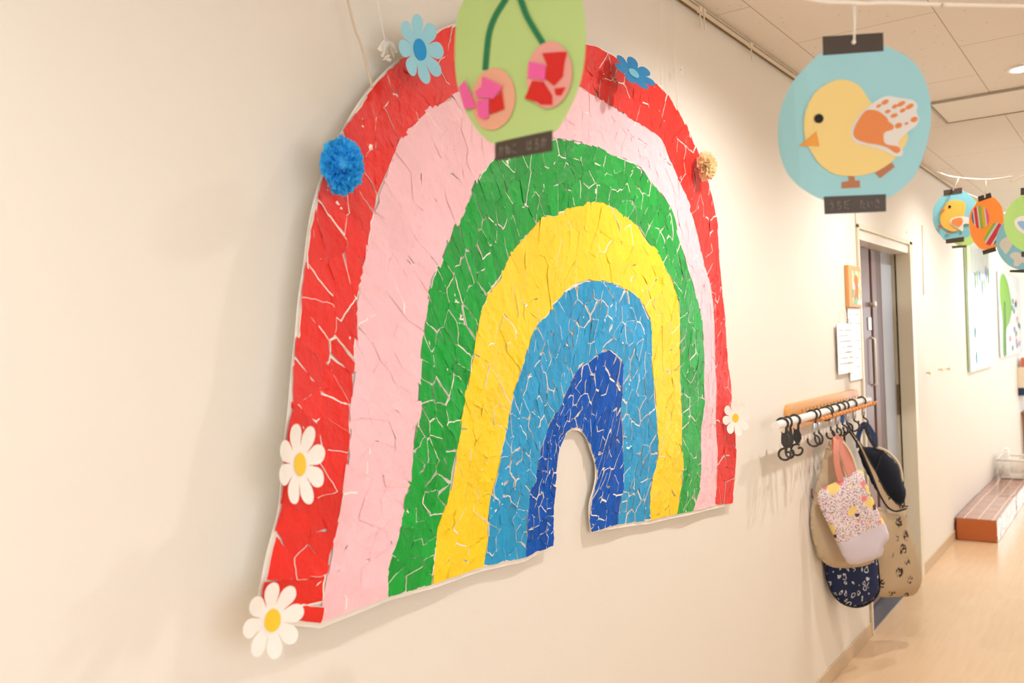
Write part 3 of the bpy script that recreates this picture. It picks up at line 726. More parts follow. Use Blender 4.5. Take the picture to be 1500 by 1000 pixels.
P4 = P_at(1445, 328, 3.5, math.radians(38), math.radians(-2))
O = Lantern(P4, 1350, 260, .14, 'small orange paper lantern with two rainbow-striped ovals')
O.add('paper', [(600,245),(550,300),(510,370),(497,450),(505,560),(530,640),(570,700),(635,752),(775,730),(820,680),(850,600),(858,500),(855,380),(830,290),(780,230),(730,205)], pap('orange', 255, 178, 90), 0)
O.add('top_band', [(588,200),(650,180),(664,222),(674,172),(722,158),(735,208),(595,255)], BLK, 1, False); O.add('bottom_band', [(635,765),(775,725),(782,770),(645,808)], BLK, 1, False)
def slices(L_, cx, cy, rx, ry, rot, cols, lay):
    x = -1.0
    for wdt, m in cols:
        x0, x1 = x, min(x + wdt, 1); x = x1; pts = []
        for s_, yy in ((0, 1), (1, -1)):
            for q in range(5):
                e = x0 + (x1 - x0) * (q / 4 if s_ == 0 else 1 - q / 4); h = math.sqrt(max(0.0004, 1 - e * e)) * yy; pts.append((e * rx, h * ry))
        c_, s2_ = math.cos(rot), math.sin(rot)
        L_.add('stripe', [(cx + c_ * a_ - s2_ * b_, cy + s2_ * a_ + c_ * b_) for a_, b_ in pts], m, lay, False)
w_, b_, r_, g_, y_, k_ = LG, pap('stripe_blue', 84, 130, 180), pap('stripe_red', 240, 78, 96), pap('stripe_green', 182, 218, 110), pap('stripe_yellow', 250, 214, 62), pap('stripe_pink', 248, 130, 176)
slices(O, 617, 415, 92, 122, -.12, [(.2, b_), (.15, w_), (.35, r_), (.15, w_), (.35, g_), (.3, y_), (.15, w_), (.35, k_)], 2)
slices(O, 752, 590, 84, 128, .55, [(.3, y_), (.3, g_), (.25, w_), (.6, r_), (.2, w_), (.2, b_), (.15, w_)], 3)

P5 = P_at(1513, 327, 3.0, math.radians(10), math.radians(-1))
Gn = Lantern(P5, 1350, 260, .14, 'small pale green paper lantern cut off by the right edge of the photo')
Gn.add('paper', ell(1170, 475, 312, 312, 0, 26), pap('pale_green', 190, 222, 142), 0, False)
Gn.add('top_band', [(1035,110),(1290,90),(1292,165),(1035,185)], BLK, 1, False); Gn.add('bottom_band', [(1042,775),(1290,760),(1290,815),(1042,830)], BLK, 1, False)
Gn.add('white_shape', [(975,440),(1050,400),(1120,420),(1200,380),(1300,430),(1330,520),(1250,600),(1120,610),(1030,570),(980,510)], LG, 2)
Gn.add('blue_handprint', [(1000,470),(1050,455),(1110,480),(1200,440),(1270,500),(1200,570),(1090,560),(1030,520)], pap('soft_blue', 160, 204, 234), 3)
P6 = P_at(1501, 353, 3.35, math.radians(5), math.radians(-2))
Cl = Lantern(P6, 1350, 260, .14, 'small blue paper lantern with white clouds, half hidden behind the pale green one')
Cl.add('paper', ell(1080, 670, 302, 300, 0, 26), pap('sky3', 160, 214, 226), 0, False)
Cl.add('bottom_band', [(920,968),(1220,955),(1220,1000),(922,990)], BLK, 1, False); Cl.add('top_band', [(950,330),(1210,310),(1210,375),(950,390)], BLK, 1, False)
Cl.add('cloud', [(850,640),(900,625),(950,670),(940,710),(920,750),(880,800),(850,770),(810,700)], LG, 2)
Cl.add('cloud', [(920,820),(960,780),(1020,790),(1060,840),(1120,830),(1150,870),(1110,900),(1050,890),(1000,930),(960,915),(965,870)], LG, 2)
P7 = P_at(1413, 322, 4.25, math.radians(18), math.radians(-2))
G3 = Lantern(P7, 1350, 260, .14, 'small green paper lantern almost hidden behind the small chick lantern')
G3.add('paper', ell(440, 450, 215, 270, 0, 24), pap('green3', 176, 202, 120), 0, False)
G3.add('bottom_band', [(315,715),(468,705),(468,730),(317,742)], BLK, 1, False); G3.add('top_band', [(350,170),(500,160),(500,200),(350,210)], BLK, 1, False)

# garland cords
def ext(a, b):
    d_ = (b - a).normalized(); d_.z = max(d_.z, .05); p = b + d_ * ((XR - .002 - b.x) / d_.x); return [b.lerp(p, .33), b.lerp(p, .66) + Vector((0, 0, .0)), p]
def cord(name, pts, r, label):
    b = NB(); P = spline(pts, 8); tube(b, P, r, 8); o = obj(name, b, CORD); tag(o, label, 'cord', 'garland cords'); return o
g1 = P2.o + Vector((0, 0, .145)); k1 = at_d(1249, 4, 1.2)
cord('garland_cord', [*ext(at_d(1390, 7, 1.22), at_d(1500, 9, 1.28))[::-1], at_d(1500, 9, 1.28), at_d(1390, 7, 1.22), at_d(1300, 4, 1.2), k1, at_d(1150, -12, 1.17), g1 + Vector((.07, .06, .015)), g1, Vector((.02, g1.y - .2, 2.45))], .0030, 'thick white cord crossing the top of the frame above the large chick lantern')
A.string(1249, 63, k1 + Vector((0, 0, .002)))
C2.string(765, -72, g1)
c2s = [at_d(1403, 260, 3.75), at_d(1443, 263, 3.5), at_d(1514, 250, 3.0)]
st = pl(1349, 241, 0, .028)
cord('garland_cord', [st, at_d(1378, 254, 3.95), c2s[0], c2s[1], at_d(1480, 259, 3.2), c2s[2], *ext(at_d(1480, 259, 3.2), c2s[2])], .0030, 'thinner looking white cord sagging over the small lanterns far down the corridor')
S.string(1396, 278, c2s[0]); O.string(1443, 288, c2s[1]); Gn.string(1513, 277, c2s[2])
k3 = [at_d(1410, 280, 4.25), at_d(1500, 300, 3.35)]
cord('garland_cord', [pl(1352, 240, 0, .028), at_d(1376, 259, 4.55), k3[0], at_d(1455, 297, 3.8), k3[1], *ext(at_d(1455, 297, 3.8), k3[1])], .0028, 'lower white cord passing behind the small chick lantern')
Cl.string(1500, 310, k3[1]); G3.string(1410, 288, k3[0])

# ---------------------------------------------------------------- coat rack, pole, hooks
WOOD = N('rack_wood', .4, .4); v = WOOD.mapping(scale=(30, 2, 30)); gr = WOOD.tex('ShaderNodeTexNoise', vec=v, Scale=3.0, Detail=4.0)
WOODM = WOOD.col(WOOD.mix(gr, srgb(232, 178, 112), srgb(214, 152, 88)))
PEG = mat('peg_wood', srgb(224, 150, 84), .45)
PX, PZ, PR = .078, 1.150, .0145
ry0, ry1 = 3.30, 4.28
rk = thing('coat_rack', 'wooden coat rack board with a long row of orange pegs by the door', 'coat rack', (0, (ry0 + ry1) / 2, PZ))
def rounded(y0, y1, z0, z1, r, n=5):
    o = []
    for cy, cz, a0 in ((y1 - r, z1 - r, 0), (y0 + r, z1 - r, 90), (y0 + r, z0 + r, 180), (y1 - r, z0 + r, 270)):
        for q in range(n + 1):
            a = math.radians(a0 + 90 * q / n); o.append((cy + r * math.cos(a), cz + r * math.sin(a)))
    return o
ZX = Matrix(((0, 0, 1, 0), (1, 0, 0, 0), (0, 1, 0, 0), (0, 0, 0, 1)))
b = sheet(rounded(ry0, ry1, 1.10, 1.195, .028), .0008, .022); b.transform(ZX); obj('board', b, WOODM, rk, world=True)
peg_y = [ry0 + .12 + i * (ry1 - ry0 - .16) / 17 for i in range(18)]
for y in peg_y:
    b = NB(); tube(b, [(.0222, y, PZ - .0235), (.098, y, PZ - PR - .0062), (.1035, y, PZ - PR - .003), (.108, y, PZ - PR - .001), (.112, y, PZ - PR), (.115, y, PZ - PR)], [.0052, .0052, .0082, .0092, .0075, .004], 12); obj('peg', b, PEG, rk, world=True)
    
for y in peg_y:
    b = NB(); box(b, .0228, .0236, y - .003 + .027, y + .003 + .027, PZ + .005, PZ + .017); obj('slot_mark', b, mat('mark_brown', srgb(120, 80, 46), .6), rk, world=True)
pa, pb = pl(1136, 624, 0, PX), pl(1272, 583, 0, PX); PY0, PY1 = pa[1], pb[1]
b = NB(); tube(b, [(PX, PY0, PZ), (PX, PY1, PZ)], PR, 20); obj('pole_tmp', b, WHITEP).name = 'hanging_pole'
tag(bpy.data.objects['hanging_pole'], 'white round pole lying along the pegs of the coat rack', 'pole')
def pole_y(px): 
    # where the pole passes a column of the photograph
    lo, hi = PY0, PY1
    for _ in range(30):
        m_ = (lo + hi) / 2; q = Vector((PX, m_, PZ)) - CAM; u = 750 + FPX * q.dot(RC) / q.dot(FW)
        if u < px: lo = m_
        else: hi = m_
    return lo
RUB = mat('black_rubber', srgb(52, 50, 50), .35, .5); SIL = mat('silver_tube', srgb(196, 204, 216), .25, metal=.8); BLS = mat('blue_sleeve', srgb(60, 104, 176), .35)
GH = 'hooks on the white pole'
def arc(cx, cz, r, a0, a1, y=0, n=16, dy=0): return [(cx + r * math.cos(math.radians(a0 + (a1 - a0) * i / n)), y + dy * i / n, cz + r * math.sin(math.radians(a0 + (a1 - a0) * i / n))) for i in range(n + 1)]
TR = .0045; RT = PR + TR + .0006
def hook(px, label, kind='round', rot=0.0, sleeve=SIL, small=1.0):
    y = pole_y(px); m = Matrix.Translation((PX, y, PZ)) @ Matrix.Rotation(rot, 4, 'Z')
    t = thing('s_hook', label, 'hook', m, GH)
    # local x = away from the wall, z up: top crook over the pole, shank, lower crook
    if kind == 'cat':
        b = NB(); tube(b, arc(0, 0, RT, 200, -50) + [(.012, 0, -.026), (.010, 0, -.034)], TR * .95, 8); obj('top_crook', b, RUB, t)
        body = [(-.010,-.030),(-.012,-.022),(-.006,-.028),(.004,-.028),(.011,-.020),(.010,-.032),(.016,-.045),(.016,-.062),(.008,-.078),(-.004,-.078),(-.012,-.064),(-.012,-.045)]
        b = sheet([(x + .006, z - .004) for x, z in body], -.004, .008, fn=None); b.transform(Matrix(((1, 0, 0, 0), (0, 0, 1, 0), (0, 1, 0, 0), (0, 0, 0, 1)))); bmesh.ops.recalc_face_normals(b, faces=b.faces[:]); obj('cat_body', b, RUB, t, label='flat black cat shape with two ears')
        b = NB(); tube(b, [(.008, 0, -.080), (.006, 0, -.086)] + arc(0.004, -.106, .020, 60, 350, n=20) + arc(.016, -.106, .008, 0, 150, n=6), TR * .9, 8); obj('tail_crook', b, RUB, t)
    else:
        b = NB(); tube(b, [(-.012, 0, -.016)] + arc(0, 0, RT, 200, -40) + [(.014, 0, -.022), (.010, 0, -.030)], TR * .85, 8); obj('top_crook', b, RUB, t)
        b = NB(); tube(b, [(.009, 0, -.028), (.008, 0, -.034), (.006, 0, -.058), (.006, 0, -.064)], [.006, .0085, .0085, .006], 12); obj('sleeve', b, sleeve, t)
        b = NB(); tube(b, [(.006, 0, -.062), (.006, 0, -.070)] + arc(.004, -.095, .022 * small, 80, -200, n=20), TR * .9, 8); obj('lower_crook', b, RUB, t)
    return t
hook(1146, 'black cat-shaped hook nearest the left end of the pole', 'cat', .25)
hook(1154, 'black cat-shaped hook in the middle of the three at the left end of the pole', 'cat', -.5)
hook(1164, 'black cat-shaped hook on the right of the three at the left end of the pole', 'cat', .1)
hook(1189, 'empty black hook with a silver sleeve, left one of the pair on the pole', rot=.2)
hook(1197, 'empty black hook with a silver sleeve, right one of the pair on the pole', rot=-.6)
def clip_ring(px, label):
    y = pole_y(px); t = thing('s_hook', label, 'hook', (PX, y, PZ), GH)
    b = NB(); tube(b, arc(.008, -.006, .026, 0, 360, n=24)[:-1], TR * .85, 8, True); obj('ring', b, RUB, t)
clip_ring(1206, 'plain black ring hook just right of the empty silver-sleeved pair')
hook(1214, 'black hook with a silver sleeve holding the pink handles of the floral bag', rot=-.25, small=.8)
hook(1223, 'black hook with a silver sleeve just right of the floral bag hook', rot=.3, small=.8)
hook(1231, 'black hook with a blue sleeve on the pole', rot=.1, sleeve=BLS)
hook(1238, 'black hook with a silver sleeve right of the blue-sleeved hook', rot=-.4, small=.8)
hook(1248, 'black hook with a silver sleeve over the navy backpack', rot=.3)
hook(1262, 'black hook with a silver sleeve nearest the right end of the pole', rot=-.2)

# ---------------------------------------------------------------- bags
def bagplane(px, py, yaw, x=None, D=None):
    a = Vector((math.cos(math.radians(yaw)), math.sin(math.radians(yaw)), 0)); o = pl(px, py, 0, x) if x is not None else at_d(px, py, D)
    return Plane(o, a)
def bs(pts): return sub(1170, 620, .28, pts)
def bq(pts): return sub(1230, 620, .14, pts)
def ptw(P, px, py, z=0): u, v = P.uv(px, py); return Vector((u, v, z))

# tote patterns
g = N('floral_cloth', .8, .2); co = g.mapping(scale=(1, 1, 1))
base = srgb(232, 220, 222)
v1 = g.tex('ShaderNodeTexVoronoi', Scale=150.0); ds = g.tex('ShaderNodeTexVoronoi', Scale=62.0, Randomness=1.0)
hv = g.tex('ShaderNodeTexVoronoi', Scale=150.0, out=1)
c = g.mix(g.math('LESS_THAN', v1, .42), base, g.mix(.75, hv, srgb(176, 140, 168)))
c = g.mix(g.math('LESS_THAN', ds, .2), c, srgb(150, 124, 156))
nz = g.tex('ShaderNodeTexNoise', Scale=40.0, Detail=2.0, out=1)
mv = g.n('ShaderNodeMix', _data_type='VECTOR'); mv.inputs[0].default_value = .035; g.l(g.co, mv.inputs[4]); g.l(nz, mv.inputs[5])
f1 = g.tex('ShaderNodeTexVoronoi', vec=mv.outputs[1], Scale=13.5, Randomness=.35)
f2 = g.tex('ShaderNodeTexVoronoi', vec=g.mapping(loc=(.028, -.02, 0), src=mv.outputs[1]), Scale=13.5, Randomness=.35)
f3 = g.tex('ShaderNodeTexVoronoi', vec=g.mapping(loc=(-.02, .018, 0), src=mv.outputs[1]), Scale=13.5, Randomness=.35)
c = g.mix(g.math('LESS_THAN', f3, .20), c, srgb(96, 62, 74)); c = g.mix(g.math('LESS_THAN', f2, .27), c, srgb(238, 140, 142)); c = g.mix(g.math('LESS_THAN', f1, .33), c, srgb(240, 214, 128))
FLORAL = g.col(c)
g = N('pattern_navy', .75, .25); base = srgb(28, 42, 84)
nz = g.tex('ShaderNodeTexNoise', Scale=26.0, Detail=1.0, out=1); mv = g.n('ShaderNodeMix', _data_type='VECTOR'); mv.inputs[0].default_value = .04; g.l(g.co, mv.inputs[4]); g.l(nz, mv.inputs[5])
f1 = g.tex('ShaderNodeTexVoronoi', vec=mv.outputs[1], Scale=30.0, Randomness=.8)
ms = g.tex('ShaderNodeTexNoise', Scale=30.0); rg = g.math('MULTIPLY', g.math('MULTIPLY', g.math('GREATER_THAN', f1, .20), g.math('LESS_THAN', f1, .31)), g.math('GREATER_THAN', ms, .38))
NAVYP = g.col(g.mix(rg, base, srgb(200, 206, 216)))
g = N('pattern_tan', .8, .2); base = srgb(186, 166, 138)
nz = g.tex('ShaderNodeTexNoise', Scale=60.0, Detail=2.0, out=1); mv = g.n('ShaderNodeMix', _data_type='VECTOR'); mv.inputs[0].default_value = .03; g.l(g.co, mv.inputs[4]); g.l(nz, mv.inputs[5])
f1 = g.tex('ShaderNodeTexVoronoi', vec=mv.outputs[1], Scale=15.0, Randomness=.75); ms = g.tex('ShaderNodeTexNoise', Scale=85.0, Detail=1.0)
bl = g.math('MULTIPLY', g.math('LESS_THAN', f1, .34), g.math('GREATER_THAN', ms, .47))
wv = g.tex('ShaderNodeTexNoise', Scale=900.0); g.bump(wv, .2, .0008)
TANP = g.col(g.mix(bl, base, srgb(66, 54, 48)))
BEIGE = mat('beige_cloth', srgb(190, 172, 146), .85, .2, (700, .25, .0008)); LAV = mat('lavender_cloth', srgb(214, 208, 222), .8, .2, (24, .4, .006))
NAVY = mat('navy_knit', srgb(24, 30, 44), .85, .2, (500, .4, .001)); PINKS = mat('pink_strap', srgb(222, 150, 134), .7); NVS = mat('navy_strap', srgb(26, 52, 104), .6); BLKT = mat('black_trim', srgb(28, 26, 28), .6)
CRM = mat('cream_piping', srgb(226, 214, 192), .6); CRS = mat('cream_strap', srgb(222, 204, 178), .75)

# beige bag behind
Pb = bagplane(1232, 700, 66, D=3.62)
t = thing('beige_bag', 'plain beige cloth bag hanging behind the floral bag, against the wall', 'bag', Pb.m)
o_ = closed_uv(Pb.uvs(bs([(165,90),(130,180),(100,290),(75,400),(62,480),(65,560),(85,640),(105,700),(160,745),(220,757),(300,752),(360,740),(400,705),(405,600),(400,470),(330,300),(255,180),(215,75),(190,66)])), 3)
obj('body', pillow(o_, .026, .09, wr=.007, wf=6, seed=2), BEIGE, t)
b = NB(); ribbon(b, spline([ptw(Pb, *q) for q in bs([(195, 95), (200, 60), (215, 58), (225, 100)])], 4), .012, .003, (0, 0, 1)); obj('hanging_loop', b, BEIGE, t)
b = NB(); c0 = ptw(Pb, *bs([(72, 365)])[0]); tube(b, spline([c0 + Vector((0, .02, .0)), c0 + Vector((-.004, .005, 0)), c0 + Vector((-.002, -.018, 0))], 3), .004, 6); obj('toggle', b, mat('toggle_mauve', srgb(120, 92, 100), .5), t)
# navy printed pouch, below
Pc = Plane(Pb.o - Pb.n * .065, Pb.a)
t = thing('navy_pouch', 'navy cloth pouch with white doodle print showing below the beige bag', 'pouch', Pc.m)
o_ = closed_uv(Pc.uvs(bs([(135,700),(140,790),(155,850),(182,902),(230,943),(295,960),(350,948),(398,910),(420,860),(415,780),(400,690),(340,640),(260,620),(180,640)])), 3)
obj('body', pillow(o_, .022, .07, wr=.006, seed=5), NAVYP, t)
b = NB(); tube(b, [Vector((x, y, .004)) for x, y in o_], .0035, 6, True); obj('piping', b, BLKT, t)
b = NB(); ribbon(b, spline([ptw(Pc, *q) for q in bs([(260, 640), (255, 400), (240, 100), (238, 45)])], 4), .012, .002, (1, 0, 0)); obj('strap', b, BLKT, t)
# tan tote with dark prints and black trimmed straps
Pt = Plane(Pb.o - Pb.n * .13, Pb.a)
t = thing('tan_tote', 'tan cloth tote with dark brown animal prints and black trimmed straps', 'tote bag', Pt.m)
o_ = closed_uv(Pt.uvs(bs([(350,520),(370,450),(430,438),(480,452),(545,440),(562,500),(580,560),(605,640),(625,720),(633,815),(612,868),(598,900),(500,907),(415,900),(400,800),(370,650)])), 3)
obj('body', pillow(o_, .030, .06, wr=.014, wf=8, seed=8), TANP, t)
lf_ = [(30,80),(90,170),(150,270),(200,385),(250,500),(290,600),(330,700),(375,785),(430,865),(500,905),(560,900),(625,878)]
rt_ = [(60,85),(110,150),(160,225),(215,330),(270,440),(320,540),(380,650),(420,715),(470,780),(520,825),(580,848),(640,855)]
lu, ru = [(p[0], p[1]) for p in spline([tuple(ptw(Pt, *q)) for q in bq(lf_)], 2)], [(p[0], p[1]) for p in spline([tuple(ptw(Pt, *q)) for q in bq(rt_)], 2)]
fs = lambda u, v: .034 + .002 * math.sin(u * 60)
obj('strap', sheet(lu + ru[::-1], 0, .002, .03, fs), TANP, t)
b = NB(); tube(b, [Vector((x, y, .036)) for x, y in lu], .0042, 6); obj('trim', b, BLKT, t)
b = NB(); tube(b, [Vector((x, y, .036)) for x, y in ru], .0030, 6); obj('trim', b, BLKT, t)
b = NB(); tube(b, spline([ptw(Pt, *q, z_) for q, z_ in zip(bq([(45, 75), (40, 20), (50, -5), (70, 20), (60, 85)]), (.035, .03, .02, .03, .036))], 4), .004, 6); obj('hanging_loop', b, BLKT, t)
# navy backpack
Pk = Plane(Pb.o - Pb.n * .21, Pb.a)
t = thing('navy_backpack', 'small dark navy backpack with cream piping, nearest the door', 'backpack', Pk.m)
o_ = closed_uv(Pk.uvs(bq([(200,255),(260,245),(340,248),(420,268),(500,325),(570,400),(608,480),(628,590),(650,620),(672,690),(665,800),(635,862),(560,850),(450,790),(380,690),(310,560),(250,420)])), 3)
obj('body', pillow(o_, .040, .09, z=.0, wr=.008, seed=11), NAVY, t)
b = NB(); tube(b, spline([ptw(Pk, *q, .012) for q in bq([(370,250),(440,272),(510,322),(575,395),(615,480),(632,600)])], 4), .0065, 8); obj('piping', b, CRM, t)
b = NB(); tube(b, spline([ptw(Pk, *q, .036) for q in bq([(385,275),(360,340),(330,420),(300,500)])], 4), .003, 6); obj('seam', b, BLKT, t)
b = NB(); ribbon(b, spline([ptw(Pk, *q, .012) for q in bq([(175,250),(168,160),(190,70),(220,20),(262,25),(310,90),(345,170),(350,245)])], 5), .030, .003, (1, 0, 0)); obj('strap', b, NVS, t)
b = NB(); ribbon(b, spline([ptw(Pk, *q, .03) for q in bq([(205,30),(235,110),(270,180),(320,250)])], 5), .016, .003, (1, 0, 0)); obj('strap', b, BLKT, t)
# floral tote in front
Pf = bagplane(1245, 740, 46, D=3.50)
t = thing('floral_tote', 'white floral print tote bag with pink handles and a lavender base', 'tote bag', Pf.m)
o_ = closed_uv(Pf.uvs(bs([(98,362),(150,325),(200,303),(250,275),(328,240),(350,305),(385,385),(422,470),(458,535),(472,605),(444,640),(440,690),(380,715),(300,738),(248,722),(200,625),(150,520),(112,440)])), 2)
a_, c_ = Vector(Pf.uv(*bs([(190, 628)])[0])), Vector(Pf.uv(*bs([(455, 508)])[0])); dr = (c_ - a_).normalized(); nr_ = (-dr.y, dr.x)
side = lambda p: (p.x - a_.x) * nr_[0] + (p.y - a_.y) * nr_[1]
kw = dict(wr=.012, wf=8, seed=14, cut=((a_.x, a_.y), nr_), step=.02)
obj('body', pillow(o_, .022, .06, keep=lambda p: side(p) > 0, **kw), FLORAL, t); obj('base_panel', pillow(o_, .022, .06, keep=lambda p: side(p) <= 0, **kw), LAV, t, label='plain lavender lower panel')
b = NB(); ribbon(b, spline([ptw(Pf, *q, z_) for q, z_ in zip(bs([(212, 296), (185, 225), (176, 150), (182, 95), (188, 74), (205, 100), (225, 170), (262, 268)]), (.012, .024, .026, .02, .012, .01, .012, .012))], 5), .024, .0025, (1, 0, 0)); obj('handle', b, PINKS, t)
b = NB(); ribbon(b, spline([ptw(Pf, *q, z_) for q, z_ in zip(bs([(232, 285), (212, 190), (202, 110), (196, 78), (225, 92), (258, 140), (280, 195), (302, 252)]), (-.012, -.02, -.02, -.005, -.008, -.014, -.016, -.01))], 5), .024, .0025, (1, 0, 0)); obj('handle', b, PINKS, t)
b = NB(); ribbon(b, spline([ptw(Pf, *q, z_) for q, z_ in zip(bs([(200, 85), (215, 150), (232, 215), (248, 276)]), (.0, .004, .006, .006))], 5), .011, .002, (1, 0, 0)); ribbon(b, spline([ptw(Pf, *q, -.008) for q in bs([(228, 85), (262, 125), (290, 180), (312, 248)])], 5), .010, .002, (1, 0, 0)); obj('handle_lining', b, CRS, t)

# ---------------------------------------------------------------- picture and notices by the door
def wallcard(P4, x): return [pl(*p, 0, x)[1:] for p in P4]
def on_wall(outline, z, th):
    b = sheet(outline, z, th); b.transform(ZX); bmesh.ops.recalc_face_normals(b, faces=b.faces[:]); return b
fr = thing('framed_picture', 'small orange wooden frame with a colourful picture, left of the door', 'picture', (0, 4.33, 1.67))
y0, y1, z0, z1 = 4.20, 4.41, 1.575, 1.77
b = NB(); box(b, .001, .020, y0, y1, z0, z1, .003); obj('frame', b, mat('orange_wood', srgb(226, 160, 96), .45), fr, world=True)
g = N('picture_print', .4, .4); nz = g.tex('ShaderNodeTexNoise', Scale=16.0, Detail=3.0); n2 = g.tex('ShaderNodeTexNoise', Scale=24.0, Detail=2.0, vec=g.mapping(loc=(3, 3, 3)))
c = g.mix(g.math('GREATER_THAN', nz, .5), srgb(120, 180, 90), srgb(236, 236, 220)); c = g.mix(g.math('GREATER_THAN', n2, .56), c, srgb(226, 196, 60)); PIC = g.col(c)
b = NB(); box(b, .0202, .0212, y0 + .055, y1 - .012, z0 + .014, z1 - .025); obj('picture', b, PIC, fr, world=True)
b = sheet(closed_uv([(y0 + .08, z0 + .03), (y0 + .10, z0 + .09), (y0 + .085, z0 + .13), (y0 + .12, z0 + .155), (y0 + .155, z0 + .13), (y0 + .15, z0 + .08), (y0 + .155, z0 + .03), (y0 + .12, z0 + .05)], 3), .0214, .0004); b.transform(ZX); obj('figure', b, mat('orange_figure', srgb(238, 110, 50), .5), fr, world=True)
NOTE = mat('notice_paper', srgb(236, 234, 230), .35, .5); PENC = mat('faint_text', srgb(176, 176, 180), .6)
def notice(name, label, y0, y1, z0, z1, x, lines, seed, tilt=0.0, m=NOTE):
    rnd = random.Random(seed); t = thing(name, label, 'notice', (x, (y0 + y1) / 2, (z0 + z1) / 2))
    b = NB(); box(b, x, x + .003, y0, y1, z0, z1, .0006); obj('sheet', b, m, t, world=True)
    b = NB()
    for i in range(lines):
        z = z1 - .03 - i * (z1 - z0 - .05) / lines; s = y0 + .02
        while s < y1 - .03:
            w2 = rnd.uniform(.01, .03); e = min(s + w2, y1 - .015)
            if rnd.random() < .8: box(b, x + .003, x + .0034, s, e, z - .003, z + .003)
            s += w2 + .007
    obj('writing', b, PENC, t, world=True)
    return t
n_ = notice('notice_sheet', 'white handwritten sheet in a clear sleeve, hanging left of the door', 4.00, 4.27, 1.275, 1.50, .012, 7, 3)
b = NB(); tube(b, [(.014, 4.03, 1.498), (.004, 4.12, 1.565), (.014, 4.24, 1.498)], .0015, 6); obj('hanging_string', b, CORD, n_, world=True)
notice('notice_sheet', 'taller white notice between the handwritten sheet and the door', 4.215, 4.44, 1.235, 1.572, .004, 7, 5)

# pins on the wall past the door, and a thin cable
for i, (px, py) in enumerate(((1357, 546), (1375, 541), (1386, 540))):
    p = pl(px, py, 0, 0); b = NB(); lathe(b, [(.004, 0), (.004, .012), (.010, .014), (.012, .02), (.008, .026), (0, .026)], (.0005, p[1], p[2]), 12, axis='x')
    tag(obj('push_pin', b, mat('pin_brass', srgb(222, 206, 160), .3)), ('pale push pin in the bare wall past the door, leftmost of three', 'pale push pin in the bare wall past the door, middle of three', 'pale push pin in the bare wall past the door, rightmost of three')[i], 'push pin', 'push pins past the door')
b = NB(); p, q = pl(1351, 330, 0, .004), pl(1353, 432, 0, .004); tube(b, [p, q], .003, 6); tag(obj('wall_cable', b, mat('cable_cream', srgb(206, 194, 172), .6)), 'thin cream cable running down the wall past the door', 'cable')

# laminated posters farther along
def poster(label, yz, under, seed, shapes):
    ys = [p[0] for p in yz]; zs = [p[1] for p in yz]; t = thing('poster', label, 'poster', (.01, sum(ys) / 4, sum(zs) / 4), 'laminated posters down the corridor')
    b = on_wall(yz, .006, .012); obj('sheet', b, under, t, world=True)
    for nm, pts, m, lay in shapes: obj(nm, on_wall(closed_uv(pts, 3) if len(pts) > 4 else pts, .0184 + lay * .0012, .0008), m, t, world=True)
LAM = mat('laminate_pale', srgb(180, 206, 208), .14, .6, coat=.3, bump=(3, .25, .03)); LGR = mat('laminate_green', srgb(186, 206, 160), .3, .6); DGR = mat('laminate_dark_green', srgb(54, 104, 64), .35)
LEAF = mat('leaf_green', srgb(116, 166, 44), .6, .1); LEAF2 = mat('leaf_dark', srgb(70, 112, 50), .6, .1); REDD = mat('dot_red', srgb(206, 86, 96), .6, .1); TEAL = mat('dot_teal', srgb(50, 116, 116), .6, .1); PURP = mat('dot_purple', srgb(96, 106, 170), .6, .1)
sh = [('border', [(7.54, 1.12), (7.60, 1.12), (7.60, 2.18), (7.54, 2.18)], DGR, 0), ('inner_panel', [(7.80, 1.15), (8.75, 1.15), (8.75, 2.15), (7.80, 2.15)], LAM, 0)]
rnd = random.Random(3)
for i in range(7):
    y, z = 7.95 + i * .125, rnd.uniform(1.80, 1.92); sh.append(('figure', ell(y, z, .035, rnd.uniform(.05, .10), 0, 8), (LEAF2, LEAF, PURP)[i % 3], 1))
for y, z, r in ((7.86, 1.42, .05), (7.88, 1.22, .06)): sh.append(('figure', ell(y, z, .04, r, 0, 8), TEAL, 1))
poster('green bordered glossy poster, the nearer of the two down the corridor', [(7.54, 1.12), (8.80, 1.12), (8.80, 2.18), (7.54, 2.18)], LGR, 1, sh)
sh = [('tree', [(9.50, 1.2), (9.55, 1.5), (9.42, 1.75), (9.5, 1.92), (9.8, 1.97), (10.15, 1.85), (10.3, 1.65), (10.1, 1.5), (9.8, 1.42), (9.75, 1.2)], LEAF, 0), ('trunk', [(9.62, 1.18), (9.74, 1.18), (9.80, 1.7), (9.70, 1.7)], LEAF2, 1)]
for i in range(16):
    y, z = rnd.uniform(9.95, 11.0), rnd.uniform(1.22, 1.75); sh.append(('flower', ell(y, z, .045, .03, 0, 8), (REDD, TEAL, LEAF2, PURP)[i % 4], 1))
poster('pale poster with a big green tree at its left, farther down the corridor', [(9.36, 1.17), (11.1, 1.17), (11.1, 1.98), (9.36, 1.98)], mat('laminate_white', srgb(206, 218, 226), .2, .5, coat=.2, bump=(3, .2, .02)), 2, sh)

